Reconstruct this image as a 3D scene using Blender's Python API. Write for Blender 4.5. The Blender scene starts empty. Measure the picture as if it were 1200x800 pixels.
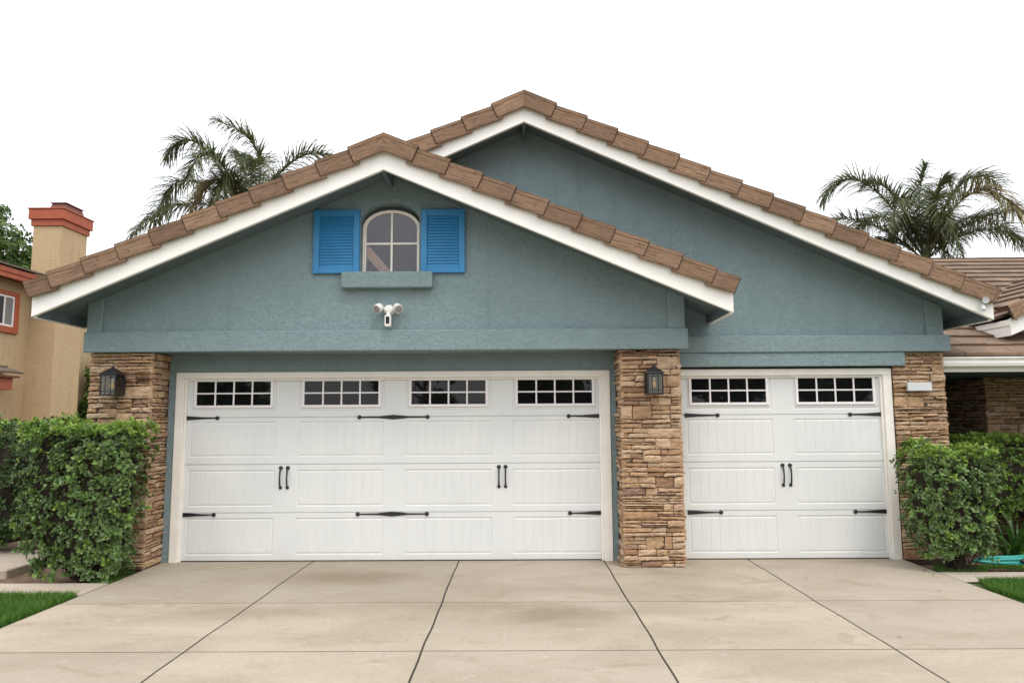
import bpy, bmesh, math, random
from mathutils import Vector, Matrix
import numpy as np
R = math.radians
scene = bpy.context.scene
COL = scene.collection

# ---------------------------------------------------------------- helpers
class MB:
    """mesh builder: collects shapes and links them as one object"""
    def __init__(s): s.v = []; s.f = []; s.uv = []; s.mi = []
    def add(s, vs, fs, uvs=None, mi=0):
        b = len(s.v); s.v.extend([tuple(v) for v in vs])
        for k, f in enumerate(fs):
            s.f.append(tuple(b + i for i in f)); s.mi.append(mi)
            s.uv.append(uvs[k] if uvs else None)
    def box(s, x0, x1, y0, y1, z0, z1, mi=0):
        v = [(x0,y0,z0),(x1,y0,z0),(x1,y1,z0),(x0,y1,z0),(x0,y0,z1),(x1,y0,z1),(x1,y1,z1),(x0,y1,z1)]
        s.add(v, [(0,3,2,1),(4,5,6,7),(0,1,5,4),(1,2,6,5),(2,3,7,6),(3,0,4,7)], mi=mi)
    def obox(s, O, a, b, c, mi=0):
        """box from corner O along the vectors a, b, c; u runs along a"""
        O, a, b, c = map(Vector, (O, a, b, c)); la, lb, lc = a.length, b.length, c.length
        v = [O, O+a, O+a+b, O+b, O+c, O+a+c, O+a+b+c, O+b+c]
        r1 = random.random()*40; r2 = random.random()*40
        def q(p, w): return [(r1, r2), (r1+p, r2), (r1+p, r2+w), (r1, r2+w)]
        if a.cross(b).dot(c) < 0: raise ValueError('left handed obox')
        fs = [(0,3,2,1),(4,5,6,7),(0,1,5,4),(1,2,6,5),(2,3,7,6),(3,0,4,7)]
        us = [[(r1,r2),(r1,r2+lb),(r1+la,r2+lb),(r1+la,r2)], q(la,lb), q(la,lc),
              [(r1,r2),(r1+lb*.1,r2),(r1+lb*.1,r2+lc),(r1,r2+lc)],
              [(r1+la,r2),(r1,r2),(r1,r2+lc),(r1+la,r2+lc)], [(r1,r2),(r1+lb*.1,r2),(r1+lb*.1,r2+lc),(r1,r2+lc)]]
        s.add(v, fs, us, mi)
    def prism(s, pts, y0, y1, mi=0):
        """extrude an XZ outline from y0 to y1 (any winding)"""
        A = sum(pts[i][0]*pts[(i+1)%len(pts)][1]-pts[(i+1)%len(pts)][0]*pts[i][1] for i in range(len(pts)))
        if A < 0: pts = pts[::-1]
        n = len(pts)
        v = [(x, y0, z) for x, z in pts] + [(x, y1, z) for x, z in pts]
        s.add(v, [tuple(range(n)), tuple(range(2*n-1, n-1, -1))] + [((i+1)%n, i, n+i, n+(i+1)%n) for i in range(n)], mi=mi)
    def tube(s, pts, rad, n=8, mi=0, caps=True):
        pts = [Vector(p) for p in pts]; rs = rad if isinstance(rad, (list, tuple)) else [rad]*len(pts)
        rings = []; prev = None
        for i, p in enumerate(pts):
            t = (pts[min(i+1, len(pts)-1)] - pts[max(i-1, 0)]).normalized()
            if prev is None:
                prev = t.orthogonal().normalized()
            u = (prev - t*prev.dot(t)).normalized(); prev = u; w = t.cross(u)
            rings.append([p + (u*math.cos(2*math.pi*k/n) + w*math.sin(2*math.pi*k/n))*rs[i] for k in range(n)])
        v = [q for r_ in rings for q in r_]; f = []
        for i in range(len(pts)-1):
            for k in range(n):
                f.append((i*n+k, i*n+(k+1)%n, (i+1)*n+(k+1)%n, (i+1)*n+k))
        if caps: f.append(tuple(range(n-1, -1, -1))); f.append(tuple((len(pts)-1)*n+k for k in range(n)))
        s.add(v, f, mi=mi)
    def lathe(s, prof, c, axis='z', n=20, mi=0):
        """profile of (radius, height) pairs round an axis through c"""
        v = []; f = []
        for r_, h in prof:
            for k in range(n):
                a = 2*math.pi*k/n; x, y = r_*math.cos(a), r_*math.sin(a)
                if axis == 'z': v.append((c[0]+x, c[1]+y, c[2]+h))
                elif axis == 'y': v.append((c[0]+x, c[1]+h, c[2]-y))
                else: v.append((c[0]+h, c[1]+x, c[2]+y))
        m = len(prof)
        for i in range(m-1):
            for k in range(n): f.append((i*n+k, i*n+(k+1)%n, (i+1)*n+(k+1)%n, (i+1)*n+k))
        f.append(tuple(range(n-1, -1, -1))); f.append(tuple((m-1)*n+k for k in range(n)))
        s.add(v, f, mi=mi)
    def build(s, name, mats, parent=None, bevel=0, smooth=False, seg=1, xf=None):
        me = bpy.data.meshes.new(name)
        vs = s.v if xf is None else [tuple(xf @ Vector(v)) for v in s.v]
        me.from_pydata(vs, [], s.f)
        if not isinstance(mats, (list, tuple)): mats = [mats]
        for m in mats: me.materials.append(m)
        me.polygons.foreach_set('material_index', s.mi)
        if any(u is not None for u in s.uv):
            ul = me.uv_layers.new(name='UVMap'); flat = []
            for f, u in zip(s.f, s.uv):
                for k in range(len(f)): flat.extend(u[k] if u else (0, 0))
            ul.data.foreach_set('uv', flat)
        me.validate(); me.update()
        if smooth:
            me.polygons.foreach_set('use_smooth', [True]*len(me.polygons))
        o = bpy.data.objects.new(name, me); COL.objects.link(o)
        if parent is not None: o.parent = parent
        if bevel:
            md = o.modifiers.new('Bevel', 'BEVEL'); md.width = bevel; md.segments = seg; md.limit_method = 'ANGLE'; md.angle_limit = R(35)
        return o

def tag(o, label=None, cat=None, group=None, kind=None):
    if label: o['label'] = label
    if cat: o['category'] = cat
    if group: o['group'] = group
    if kind: o['kind'] = kind
    return o
def empty(name, loc, label, cat, group=None):
    o = bpy.data.objects.new(name, None); o.location = loc; COL.objects.link(o)
    o.empty_display_size = .2
    return tag(o, label, cat, group)
def keep(child, root):          # parent without moving: the thing's Empty stands away from the origin
    child.parent = root; child.matrix_parent_inverse = Matrix.Translation(root.location).inverted(); return child

# ---------------------------------------------------------------- materials
def new_mat(name):
    m = bpy.data.materials.new(name); m.use_nodes = True
    nt = m.node_tree; nt.nodes.clear()
    out = nt.nodes.new('ShaderNodeOutputMaterial'); p = nt.nodes.new('ShaderNodeBsdfPrincipled')
    nt.links.new(p.outputs[0], out.inputs[0]); return m, nt, p, out
def N(nt, t, **kw):
    n = nt.nodes.new('ShaderNode'+t)
    for k, v in kw.items():
        if k.startswith('i_'): n.inputs[k[2:].replace('_', ' ')].default_value = v
        else: setattr(n, k, v)
    return n
def L(nt, a, b): nt.links.new(a, b)
def coords(nt, kind='Object', scale=(1,1,1), rot=(0,0,0)):
    tc = N(nt, 'TexCoord'); mp = N(nt, 'Mapping'); mp.inputs['Scale'].default_value = scale; mp.inputs['Rotation'].default_value = rot
    L(nt, tc.outputs[kind], mp.inputs[0]); return mp.outputs[0]
def noise(nt, vec, scale, detail=4, rough=.55, dist=0):
    n = N(nt, 'TexNoise'); n.inputs['Scale'].default_value = scale; n.inputs['Detail'].default_value = detail
    n.inputs['Roughness'].default_value = rough; n.inputs['Distortion'].default_value = dist
    if vec is not None: L(nt, vec, n.inputs['Vector'])
    return n.outputs['Fac']
def ramp(nt, fac, stops, interp='LINEAR'):
    r = N(nt, 'ValToRGB'); cr = r.color_ramp; cr.interpolation = interp
    while len(cr.elements) > 1: cr.elements.remove(cr.elements[-1])
    cr.elements[0].position = stops[0][0]; c = stops[0][1]; cr.elements[0].color = (c[0], c[1], c[2], 1) if isinstance(c, tuple) else (c, c, c, 1)
    for p_, c in stops[1:]:
        e = cr.elements.new(p_); e.color = (c[0], c[1], c[2], 1) if isinstance(c, tuple) else (c, c, c, 1)
    L(nt, fac, r.inputs[0]); return r.outputs[0]
def mix(nt, fac, a, b, mode='MIX'):
    m = N(nt, 'Mix', data_type='RGBA', blend_type=mode)
    for sock, v in ((m.inputs[0], fac), (m.inputs[6], a), (m.inputs[7], b)):
        if hasattr(v, 'is_output'): L(nt, v, sock)
        elif isinstance(v, tuple): sock.default_value = (v[0], v[1], v[2], 1)
        else: sock.default_value = v
    return m.outputs[2]
def bump(nt, p, h, strength=.5, dist=.01, normal=None):
    b = N(nt, 'Bump'); b.inputs['Strength'].default_value = strength; b.inputs['Distance'].default_value = dist
    L(nt, h, b.inputs['Height'])
    if normal is not None: L(nt, normal, b.inputs['Normal'])
    L(nt, b.outputs[0], p.inputs['Normal']); return b.outputs[0]
def math_(nt, op, a, b):
    m = N(nt, 'Math', operation=op)
    for s_, v in zip(m.inputs, (a, b)):
        if hasattr(v, 'is_output'): L(nt, v, s_)
        else: s_.default_value = v
    return m.outputs[0]

def mat_plain(name, col, rough=.5, metal=0, var=.08, scale=6, spec=.5, bmp=0, bscale=80):
    m, nt, p, o = new_mat(name)
    v = coords(nt)
    f = noise(nt, v, scale, 5)
    lo = tuple(c*(1-var) for c in col); hi = tuple(min(1, c*(1+var)) for c in col)
    L(nt, ramp(nt, f, [(.3, lo), (.7, hi)]), p.inputs['Base Color'])
    p.inputs['Roughness'].default_value = rough; p.inputs['Metallic'].default_value = metal
    p.inputs['Specular IOR Level'].default_value = spec
    if bmp: bump(nt, p, noise(nt, v, bscale, 3), bmp, .003)
    return m

def mat_stucco(name, col, scale=1., strength=1., stain=(.75, .8, .78), dark_top=False):
    m, nt, p, o = new_mat(name)
    v = coords(nt)
    vd = N(nt, 'VectorMath', operation='ADD'); nn = N(nt, 'TexNoise'); nn.inputs['Scale'].default_value = 9*scale; L(nt, v, nn.inputs['Vector'])
    sc = N(nt, 'VectorMath', operation='SCALE'); sc.inputs['Scale'].default_value = .06; L(nt, nn.outputs['Color'], sc.inputs[0])
    L(nt, v, vd.inputs[0]); L(nt, sc.outputs[0], vd.inputs[1])
    a = noise(nt, vd.outputs[0], 24*scale, 6, .6, .8)
    skip = ramp(nt, a, [(.38, 0.), (.5, .75), (.56, 1.)])           # trowelled skips with crisp edges
    g = noise(nt, v, 140*scale, 3, .7)
    fine = noise(nt, v, 45*scale, 4, .7)
    h = math_(nt, 'ADD', math_(nt, 'MULTIPLY', skip, .55), math_(nt, 'ADD', math_(nt, 'MULTIPLY', g, .25), math_(nt, 'MULTIPLY', fine, .45)))
    big = noise(nt, coords(nt, scale=(1, 1, .5)), 1.1, 5, .6)
    c1 = ramp(nt, big, [(.3, tuple(c*.93 for c in col)), (.5, col), (.72, tuple(min(1, c*1.05) for c in col))])
    drip = noise(nt, coords(nt, scale=(3.5, 3.5, .35)), 2.2, 4, .6)
    c2 = mix(nt, ramp(nt, drip, [(.55, 0.), (.78, .5)]), c1, tuple(c*s_ for c, s_ in zip(col, stain)))
    c3 = mix(nt, ramp(nt, skip, [(0., .16), (1., 0.)]), c2, tuple(c*.72 for c in col))
    L(nt, c3, p.inputs['Base Color']); p.inputs['Roughness'].default_value = .9; p.inputs['Specular IOR Level'].default_value = .2
    bump(nt, p, h, .75*strength, .012)
    return m

def mat_stone():
    m, nt, p, o = new_mat('ledge_stone')
    geo = N(nt, 'NewGeometry'); rnd = geo.outputs['Random Per Island']
    base = ramp(nt, rnd, [(0, (.62,.42,.26)), (.12, (.70,.52,.35)), (.3, (.55,.35,.20)), (.45, (.72,.55,.39)), (.58, (.62,.44,.29)),
                          (.66, (.46,.28,.155)), (.76, (.66,.45,.27)), (.84, (.56,.37,.27)), (.89, (.30,.185,.125)), (.93, (.40,.22,.12)), (.97, (.24,.15,.12)), (1, (.72,.54,.38))])
    wn = N(nt, 'TexWhiteNoise', noise_dimensions='1D'); L(nt, rnd, wn.inputs['W'])
    off = N(nt, 'VectorMath', operation='SCALE'); off.inputs['Scale'].default_value = 30; L(nt, wn.outputs['Color'], off.inputs[0])
    tc = N(nt, 'TexCoord'); ad = N(nt, 'VectorMath', operation='ADD'); L(nt, tc.outputs['Object'], ad.inputs[0]); L(nt, off.outputs[0], ad.inputs[1])
    mp = N(nt, 'Mapping'); mp.inputs['Scale'].default_value = (1, 1, 2.6); L(nt, ad.outputs[0], mp.inputs[0])
    f = noise(nt, mp.outputs[0], 9, 6, .65, .5)
    c = mix(nt, ramp(nt, f, [(.36, .7), (.56, 0.)]), base, (.36,.20,.10))
    f2 = noise(nt, mp.outputs[0], 22, 5, .7)
    c = mix(nt, ramp(nt, f2, [(.5, 0.), (.75, .55)]), c, (.66,.52,.40))
    wv = noise(nt, mp.outputs[0], 3.5, 3, .6)
    c = mix(nt, ramp(nt, wv, [(.6, 0.), (.72, .45)]), c, (.33,.19,.15))
    L(nt, c, p.inputs['Base Color']); p.inputs['Roughness'].default_value = .88; p.inputs['Specular IOR Level'].default_value = .25
    h = math_(nt, 'ADD', math_(nt, 'MULTIPLY', noise(nt, mp.outputs[0], 14, 6, .7, .6), 1.), math_(nt, 'MULTIPLY', noise(nt, mp.outputs[0], 60, 4, .7), .35))
    bump(nt, p, h, 1., .028)
    return m

def mat_tile(name, col, contrast=1.):
    """cement shake tile; u runs along the tile's length"""
    m, nt, p, o = new_mat(name)
    geo = N(nt, 'NewGeometry'); rnd = geo.outputs['Random Per Island']
    uv = coords(nt, 'UV', (3.2, 46, 1)); uv2 = coords(nt, 'UV', (5, 14, 1)); uv3 = coords(nt, 'UV', (1, 1, 1))
    base = ramp(nt, rnd, [(0, tuple(c*.74 for c in col)), (.35, tuple(c*.95 for c in col)), (.7, (col[0]*1.05, col[1]*1.06, col[2]*1.1)), (1, tuple(min(1, c*1.28) for c in col))])
    st = noise(nt, uv, 1.6, 5, .7, .3)
    c = mix(nt, ramp(nt, st, [(.36, .8*contrast), (.53, 0.)]), base, tuple(k*.42 for k in col))
    lich = noise(nt, uv2, 2., 6, .75)
    c = mix(nt, ramp(nt, lich, [(.52, 0.), (.7, .6*contrast)]), c, (.085,.075,.06))
    blotch = noise(nt, uv3, 4, 4, .6)
    c = mix(nt, ramp(nt, blotch, [(.45, 0.), (.75, .4)]), c, (col[0]*1.25, col[1]*1.25, col[2]*1.3))
    L(nt, c, p.inputs['Base Color']); p.inputs['Roughness'].default_value = .85; p.inputs['Specular IOR Level'].default_value = .25
    bump(nt, p, math_(nt, 'ADD', st, math_(nt, 'MULTIPLY', noise(nt, uv2, 12, 4, .7), .3)), .8, .008)
    return m

def mat_concrete(name, col, stains=True):
    m, nt, p, o = new_mat(name)
    v = coords(nt)
    geo = N(nt, 'NewGeometry'); rnd = geo.outputs['Random Per Island']
    base = ramp(nt, rnd, [(0, (col[0]*.90, col[1]*.90, col[2]*.91)), (.5, col), (1, (col[0]*1.09, col[1]*1.06, col[2]*1.04))])
    big = noise(nt, coords(nt, scale=(.7, 1.2, 1)), .9, 6, .62, .4)
    c = mix(nt, ramp(nt, big, [(.38, .8), (.58, 0.)]), base, (col[0]*.76, col[1]*.74, col[2]*.70))
    if stains:
        mid = noise(nt, coords(nt, scale=(1, 2.1, 1)), 1.7, 7, .68, .7)
        c = mix(nt, ramp(nt, mid, [(.56, 0.), (.64, .45), (.8, .7)]), c, (col[0]*.66, col[1]*.60, col[2]*.52))
        rust = noise(nt, coords(nt, scale=(1, 1.8, 1)), 2.3, 4, .6, .2)
        c = mix(nt, ramp(nt, rust, [(.64, 0.), (.74, .30)]), c, (.50,.33,.19))
        pale = noise(nt, coords(nt, scale=(1, 3., 1), rot=(0, 0, .3)), 3.1, 8, .75, .5)
        c = mix(nt, ramp(nt, pale, [(.60, 0.), (.70, .42)]), c, (.66,.62,.57))
    # oil and damp marks at two places of their own
    tc = N(nt, 'TexCoord')
    for (sx, sy, rx, ry, amt) in ((-1.7, -.85, .9, .36, .95), (-1.45, -.75, .5, .16, .6), (.30, -2.2, .75, .40, .9), (1.15, -2.1, .6, .2, .4), (-2.1, -2.1, 1.0, .30, .55), (-.3, -1.95, .7, .22, .5), (-1.2, .12, 3.2, .32, .5), (3.3, .1, 1.3, .36, .6), (1.9, -.3, 1.4, .3, .3)) if stains else ():
        sub = N(nt, 'VectorMath', operation='SUBTRACT'); sub.inputs[1].default_value = (sx, sy, 0); L(nt, tc.outputs['Object'], sub.inputs[0])
        dv = N(nt, 'VectorMath', operation='DIVIDE'); dv.inputs[1].default_value = (rx, ry, 1); L(nt, sub.outputs[0], dv.inputs[0])
        ln = N(nt, 'VectorMath', operation='LENGTH'); L(nt, dv.outputs[0], ln.inputs[0])
        e = math_(nt, 'ADD', ln.outputs['Value'], math_(nt, 'MULTIPLY', noise(nt, coords(nt, scale=(1, 1.6, 1)), 3.2, 7, .7), 1.5))
        e = math_(nt, 'MULTIPLY', e, .4)
        c = mix(nt, ramp(nt, e, [(.40, amt), (.56, amt*.45), (.72, 0.)]), c, (col[0]*.60, col[1]*.55, col[2]*.48))
    sg = noise(nt, coords(nt, scale=(1, 1.4, 1)), 26, 6, .8)
    c = mix(nt, ramp(nt, sg, [(.40, .28), (.5, 0.), (.60, 0.)]), c, (.25,.21,.17))
    c = mix(nt, ramp(nt, sg, [(.56, 0.), (.68, .3)]), c, (.60,.55,.48))
    gr = noise(nt, v, 160, 3, .8)
    c = mix(nt, ramp(nt, gr, [(.36, .45), (.46, 0.)]), c, (.20,.17,.14))
    sp = noise(nt, v, 38, 2, .5)
    c = mix(nt, ramp(nt, sp, [(.72, 0.), (.76, .55)]), c, (.22,.18,.14))
    L(nt, c, p.inputs['Base Color']); p.inputs['Roughness'].default_value = .82; p.inputs['Specular IOR Level'].default_value = .3
    bump(nt, p, math_(nt, 'ADD', gr, math_(nt, 'MULTIPLY', noise(nt, v, 12, 5), .8)), .25, .004)
    return m

def mat_leaf(name, stops, rough=.42, margin=None, trans=.12):
    m, nt, p, o = new_mat(name)
    geo = N(nt, 'NewGeometry'); rnd = geo.outputs['Random Per Island']
    c = ramp(nt, rnd, stops)
    big = noise(nt, coords(nt), 5, 3)
    c = mix(nt, ramp(nt, big, [(.35, .0), (.7, .45)]), c, stops[-1][1])
    if margin:
        tc = N(nt, 'TexCoord'); sp = N(nt, 'SeparateXYZ'); L(nt, tc.outputs['UV'], sp.inputs[0])
        c = mix(nt, ramp(nt, sp.outputs[0], [(.55, 0.), (.95, .75)]), c, margin)
    L(nt, c, p.inputs['Base Color']); p.inputs['Roughness'].default_value = rough
    p.inputs['Specular IOR Level'].default_value = .32
    tr = N(nt, 'BsdfTranslucent'); mx = N(nt, 'MixShader'); mx.inputs[0].default_value = trans
    L(nt, c, tr.inputs[0]); L(nt, p.outputs[0], mx.inputs[1]); L(nt, tr.outputs[0], mx.inputs[2]); L(nt, mx.outputs[0], o.inputs[0])
    return m

def mat_glass(name, body, refl, tint=None, rough=.02):
    """window glass: reflects the street, else shows a dark room (or lets through what is behind)"""
    m, nt, p, o = new_mat(name)
    nt.nodes.remove(p)
    gl = N(nt, 'BsdfGlossy'); gl.inputs['Roughness'].default_value = rough; gl.inputs['Color'].default_value = (1, 1, 1, 1)
    if tint: d = N(nt, 'BsdfTransparent'); d.inputs['Color'].default_value = (*tint, 1)
    else: d = N(nt, 'BsdfDiffuse'); d.inputs['Color'].default_value = (*body, 1)
    v = coords(nt); b = N(nt, 'Bump'); b.inputs['Strength'].default_value = .04; b.inputs['Distance'].default_value = .02
    L(nt, noise(nt, v, 3, 2), b.inputs['Height']); L(nt, b.outputs[0], gl.inputs['Normal'])
    mx = N(nt, 'MixShader'); mx.inputs[0].default_value = refl
    L(nt, d.outputs[0], mx.inputs[1]); L(nt, gl.outputs[0], mx.inputs[2]); L(nt, mx.outputs[0], o.inputs[0])
    return m

def mat_door():
    m, nt, p, o = new_mat('door_paint')
    v = coords(nt, scale=(1, 1, 1))
    gr = noise(nt, coords(nt, scale=(4, 4, 60)), 2.5, 4, .6)
    dirt = noise(nt, coords(nt, scale=(1, 1, .6)), 1.6, 5, .6)
    c = ramp(nt, dirt, [(.3, (.65,.665,.66)), (.6, (.705,.718,.708)), (.8, (.68,.685,.67))])
    sx = N(nt, 'SeparateXYZ'); tc = N(nt, 'TexCoord'); L(nt, tc.outputs['Object'], sx.inputs[0])
    low = math_(nt, 'ADD', sx.outputs[2], math_(nt, 'MULTIPLY', noise(nt, v, 7, 5, .7), .22))
    c = mix(nt, ramp(nt, low, [(.1, .30), (.24, 0.)]), c, (.50,.46,.40))     # splashed dirt along the foot
    L(nt, c, p.inputs['Base Color']); p.inputs['Roughness'].default_value = .42; p.inputs['Specular IOR Level'].default_value = .4
    bump(nt, p, gr, .18, .002)
    return m

M = dict(
    teal=mat_stucco('blue_stucco', (.230,.306,.325)),
    teal_trim=mat_stucco('blue_trim', (.232,.308,.325), 1.1, 1.),
    teal_shaded=mat_plain('blue_soffit_shaded', (.115,.155,.168), .8, bmp=.2),  # wall blue darkened: the overhang's shade is put into this colour
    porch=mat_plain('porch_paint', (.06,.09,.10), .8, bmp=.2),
    white=mat_plain('white_trim_paint', (.88,.87,.83), .5, var=.03, bmp=.12, bscale=40),
    frame=mat_plain('door_frame_paint', (.82,.79,.735), .5, var=.05, bmp=.12, bscale=30),
    vinyl=mat_plain('window_vinyl', (.80,.77,.78), .4, var=.02),
    door=mat_door(),
    joint=mat_plain('joint_filler', (.035,.028,.022), .9),
    rubber=mat_plain('rubber_seal', (.03,.028,.026), .8),
    black=mat_plain('black_iron', (.012,.012,.013), .42, var=.2, bmp=.15),
    stone=mat_stone(),
    tile_joint_shade=mat_plain('tile_joint_shade', (.05,.032,.024), .95),  # mortar joint colour, darkened to hold the shade at tile ends
    mortar=mat_plain('mortar', (.06,.042,.03), .95, bmp=.3),
    raketile=mat_tile('rake_tile', (.265,.168,.107), 1.2),
    tile=mat_tile('roof_tile', (.20,.135,.092), 1.25),
    ntile=mat_tile('neighbour_roof_tile', (.20,.15,.12)),
    concrete=mat_concrete('driveway_concrete', (.40,.350,.278)),
    walk=mat_concrete('walk_concrete', (.44,.385,.32), False),
    blue=mat_plain('blue_shutter_paint', (.032,.235,.50), .5, var=.12, scale=3, bmp=.2, bscale=60),
    glass=mat_glass('window_glass', (.006,.006,.007), .035),
    glass_gable=mat_glass('gable_window_glass', None, .048, (.9,.88,.92)),
    glass_clear=mat_glass('lantern_glass', None, .06, (.88,.86,.78), .08),
    brace=mat_plain('raw_timber', (.48,.33,.20), .8, var=.2),
    room=mat_plain('dark_room', (.02,.017,.021), .9),
    plastic=mat_plain('white_plastic', (.78,.77,.74), .35, var=.02),
    plate=mat_plain('pale_plaque', (.62,.64,.65), .4, var=.04),
    curtain=mat_plain('grey_curtain', (.20,.20,.19), .8),
    grey=mat_plain('grey_lens', (.30,.29,.28), .3),
    darkglass=mat_plain('dark_lens', (.01,.01,.01), .15),
    amber=mat_plain('amber_bulb', (.95,.60,.14), .3),
    silver=mat_plain('silver_metal', (.5,.5,.5), .3, 1),
    beige=mat_stucco('beige_stucco', (.50,.375,.225), .55, .6, (.62,.58,.52)),
    terra=mat_plain('terracotta_paint', (.36,.082,.032), .6, var=.12, bmp=.15),
    terradark=mat_plain('weathered_copper_red', (.14,.045,.03), .6, var=.3),
    soil=mat_plain('garden_soil', (.16,.10,.06), .95, var=.45, scale=14, bmp=.8, bscale=30),
    turf=mat_plain('lawn_earth', (.05,.085,.02), .95, var=.35, scale=20, bmp=.6),
    grass=mat_leaf('grass_blade', [(0, (.045,.115,.016)), (.5, (.075,.18,.025)), (1, (.13,.26,.04))], .5, trans=.35),
    leafA=mat_leaf('shrub_leaf', [(0, (.014,.032,.010)), (.4, (.027,.062,.015)), (.72, (.052,.112,.024)), (.92, (.15,.27,.045)), (1, (.09,.18,.035))], .3, (.30,.40,.17), trans=.06),
    leafB=mat_leaf('hedge_leaf', [(0, (.015,.036,.010)), (.45, (.034,.080,.016)), (.85, (.11,.22,.03)), (1, (.22,.38,.04))], .35, (.22,.33,.09)),
    leafHi=mat_leaf('highlight_leaf', [(0, (.11,.22,.03)), (.5, (.17,.31,.04)), (1, (.30,.44,.07))], .4, (.36,.46,.14), trans=.3),  # lime leaf colours that stand in for highlights
    leafD=mat_leaf('shaded_hedge_leaf', [(0, (.010,.024,.008)), (.6, (.022,.05,.013)), (1, (.07,.13,.03))], .5),  # darker copy of the hedge leaf, its shade put into the colour
    leafT=mat_leaf('tree_leaf', [(0, (.025,.06,.015)), (.5, (.05,.10,.022)), (.85, (.09,.17,.03)), (1, (.16,.25,.05))], .45),
    twig_shade=mat_plain('twig_bark_and_shade', (.028,.019,.012), .9, var=.3, scale=20),  # stem bark; also the dark core that paints the shaded gaps
    bark=mat_plain('tree_bark', (.17,.125,.085), .9, var=.3, scale=12, bmp=.5),
    palmbark=mat_plain('palm_bark', (.24,.20,.15), .9, var=.25, scale=9, bmp=.6),
    palm=mat_leaf('palm_leaflet', [(0, (.045,.075,.038)), (.6, (.08,.12,.055)), (.88, (.12,.16,.06)), (1, (.22,.19,.08))], .4, trans=.3),
    palmdry=mat_leaf('dry_palm_leaflet', [(0, (.09,.085,.03)), (.6, (.16,.14,.05)), (1, (.26,.20,.09))], .6, trans=.2),
    strap=mat_leaf('strap_leaf', [(0, (.02,.055,.015)), (.6, (.045,.11,.02)), (1, (.09,.20,.03))], .35, trans=.3),
    hose=mat_plain('teal_hose', (.02,.30,.26), .35, var=.06),
    flag=mat_plain('flagstone', (.50,.37,.26), .85, var=.2, bmp=.5),
)

# ---------------------------------------------------------------- setting
def sheet(name, pts, z, m, kind='structure'):
    b = MB(); b.add([(x, y, z) for x, y in pts], [tuple(range(len(pts)))]); o = b.build(name, m); return tag(o, kind=kind)
sheet('ground', [(-400,-400), (400,-400), (400,400), (-400,400)], -.06, M['soil'])
# driveway: cast slabs with tooled joints between them, on a dark bed
xs = [-3.98, -2.29, -.655, .965, 2.575, 4.29]
ys = [.55, -1.82, -3.12, -4.42, -5.72, -7.02, -8.32, -9.62, -10.9]
bm = bmesh.new()
for i in range(5):
    for j in range(len(ys)-1):
        gx, gy = .0075, .0065
        x0, x1, y1, y0 = xs[i]+gx, xs[i+1]-gx, ys[j]-gy, ys[j+1]+gy
        nx, ny = 8, 8; rnd = random.Random(i*31+j)
        wob = lambda t, s: .004*math.sin(t*3.1+s)+.003*math.sin(t*8.3+s*2)
        vt = [[bm.verts.new((x0+(x1-x0)*a/nx + (wob(ys[j]+(ys[j+1]-ys[j])*b_/ny, i) if a == 0 and i else wob(ys[j]+(ys[j+1]-ys[j])*b_/ny, i+1) if a == nx and i < 4 else 0),
                             y0+(y1-y0)*(1-b_/ny) , 0)) for a in range(nx+1)] for b_ in range(ny+1)]
        for b_ in range(ny):
            for a in range(nx): bm.faces.new((vt[b_][a], vt[b_+1][a], vt[b_+1][a+1], vt[b_][a+1]))
bm.normal_update()
edges = [e for e in bm.edges if e.is_boundary]
r_ = bmesh.ops.extrude_edge_only(bm, edges=edges)
for v in [g for g in r_['geom'] if isinstance(g, bmesh.types.BMVert)]: v.co.z = -.03
me = bpy.data.meshes.new('driveway'); bm.to_mesh(me); bm.free(); me.materials.append(M['concrete'])
drive = bpy.data.objects.new('driveway', me); COL.objects.link(drive); tag(drive, kind='structure')
md = drive.modifiers.new('Bevel', 'BEVEL'); md.width = .0006; md.limit_method = 'ANGLE'; md.angle_limit = R(50)
sheet('driveway_bed', [(-3.98,-10.9), (4.29,-10.9), (4.29,.6), (-3.98,.6)], -.0012, M['joint'])

b = MB(); b.box(-7.5, -3.995, -1.52, -1.04, -.08, .004); o = b.build('walkway', M['walk'], bevel=.008); tag(o, kind='structure')
b = MB(); b.box(-12, -5.35, -.55, .62, -.08, .03); o = b.build('side_path', M['walk'], bevel=.01); tag(o, kind='structure')
b = MB(); b.add([(4.2905,-1.15,.0),(4.2905,-.70,.0),(4.9,-.72,.0),(9,-.70,.0),(9,-1.15,.0)], [(0,4,3,2,1)]); o = b.build('entry_walk', M['walk']); tag(o, kind='structure')
b = MB(); b.add([(-14,-11,-.012),(-3.99,-11,-.012),(-3.99,-1.521,-.012),(-14,-1.521,-.012)], [(0,1,2,3)]); o = b.build('lawn_ground', M['turf']); tag(o, kind='structure')
b = MB(); b.add([(4.30,-11,-.012),(14,-11,-.012),(14,-1.151,-.012),(4.30,-1.151,-.012)], [(0,1,2,3)]); o = b.build('lawn_ground', M['turf']); tag(o, kind='structure')
sheet('road', [(-60,-20), (60,-20), (60,-12.2), (-60,-12.2)], -.05, mat_plain('asphalt', (.05,.05,.05), .9, bmp=.5))

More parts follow.
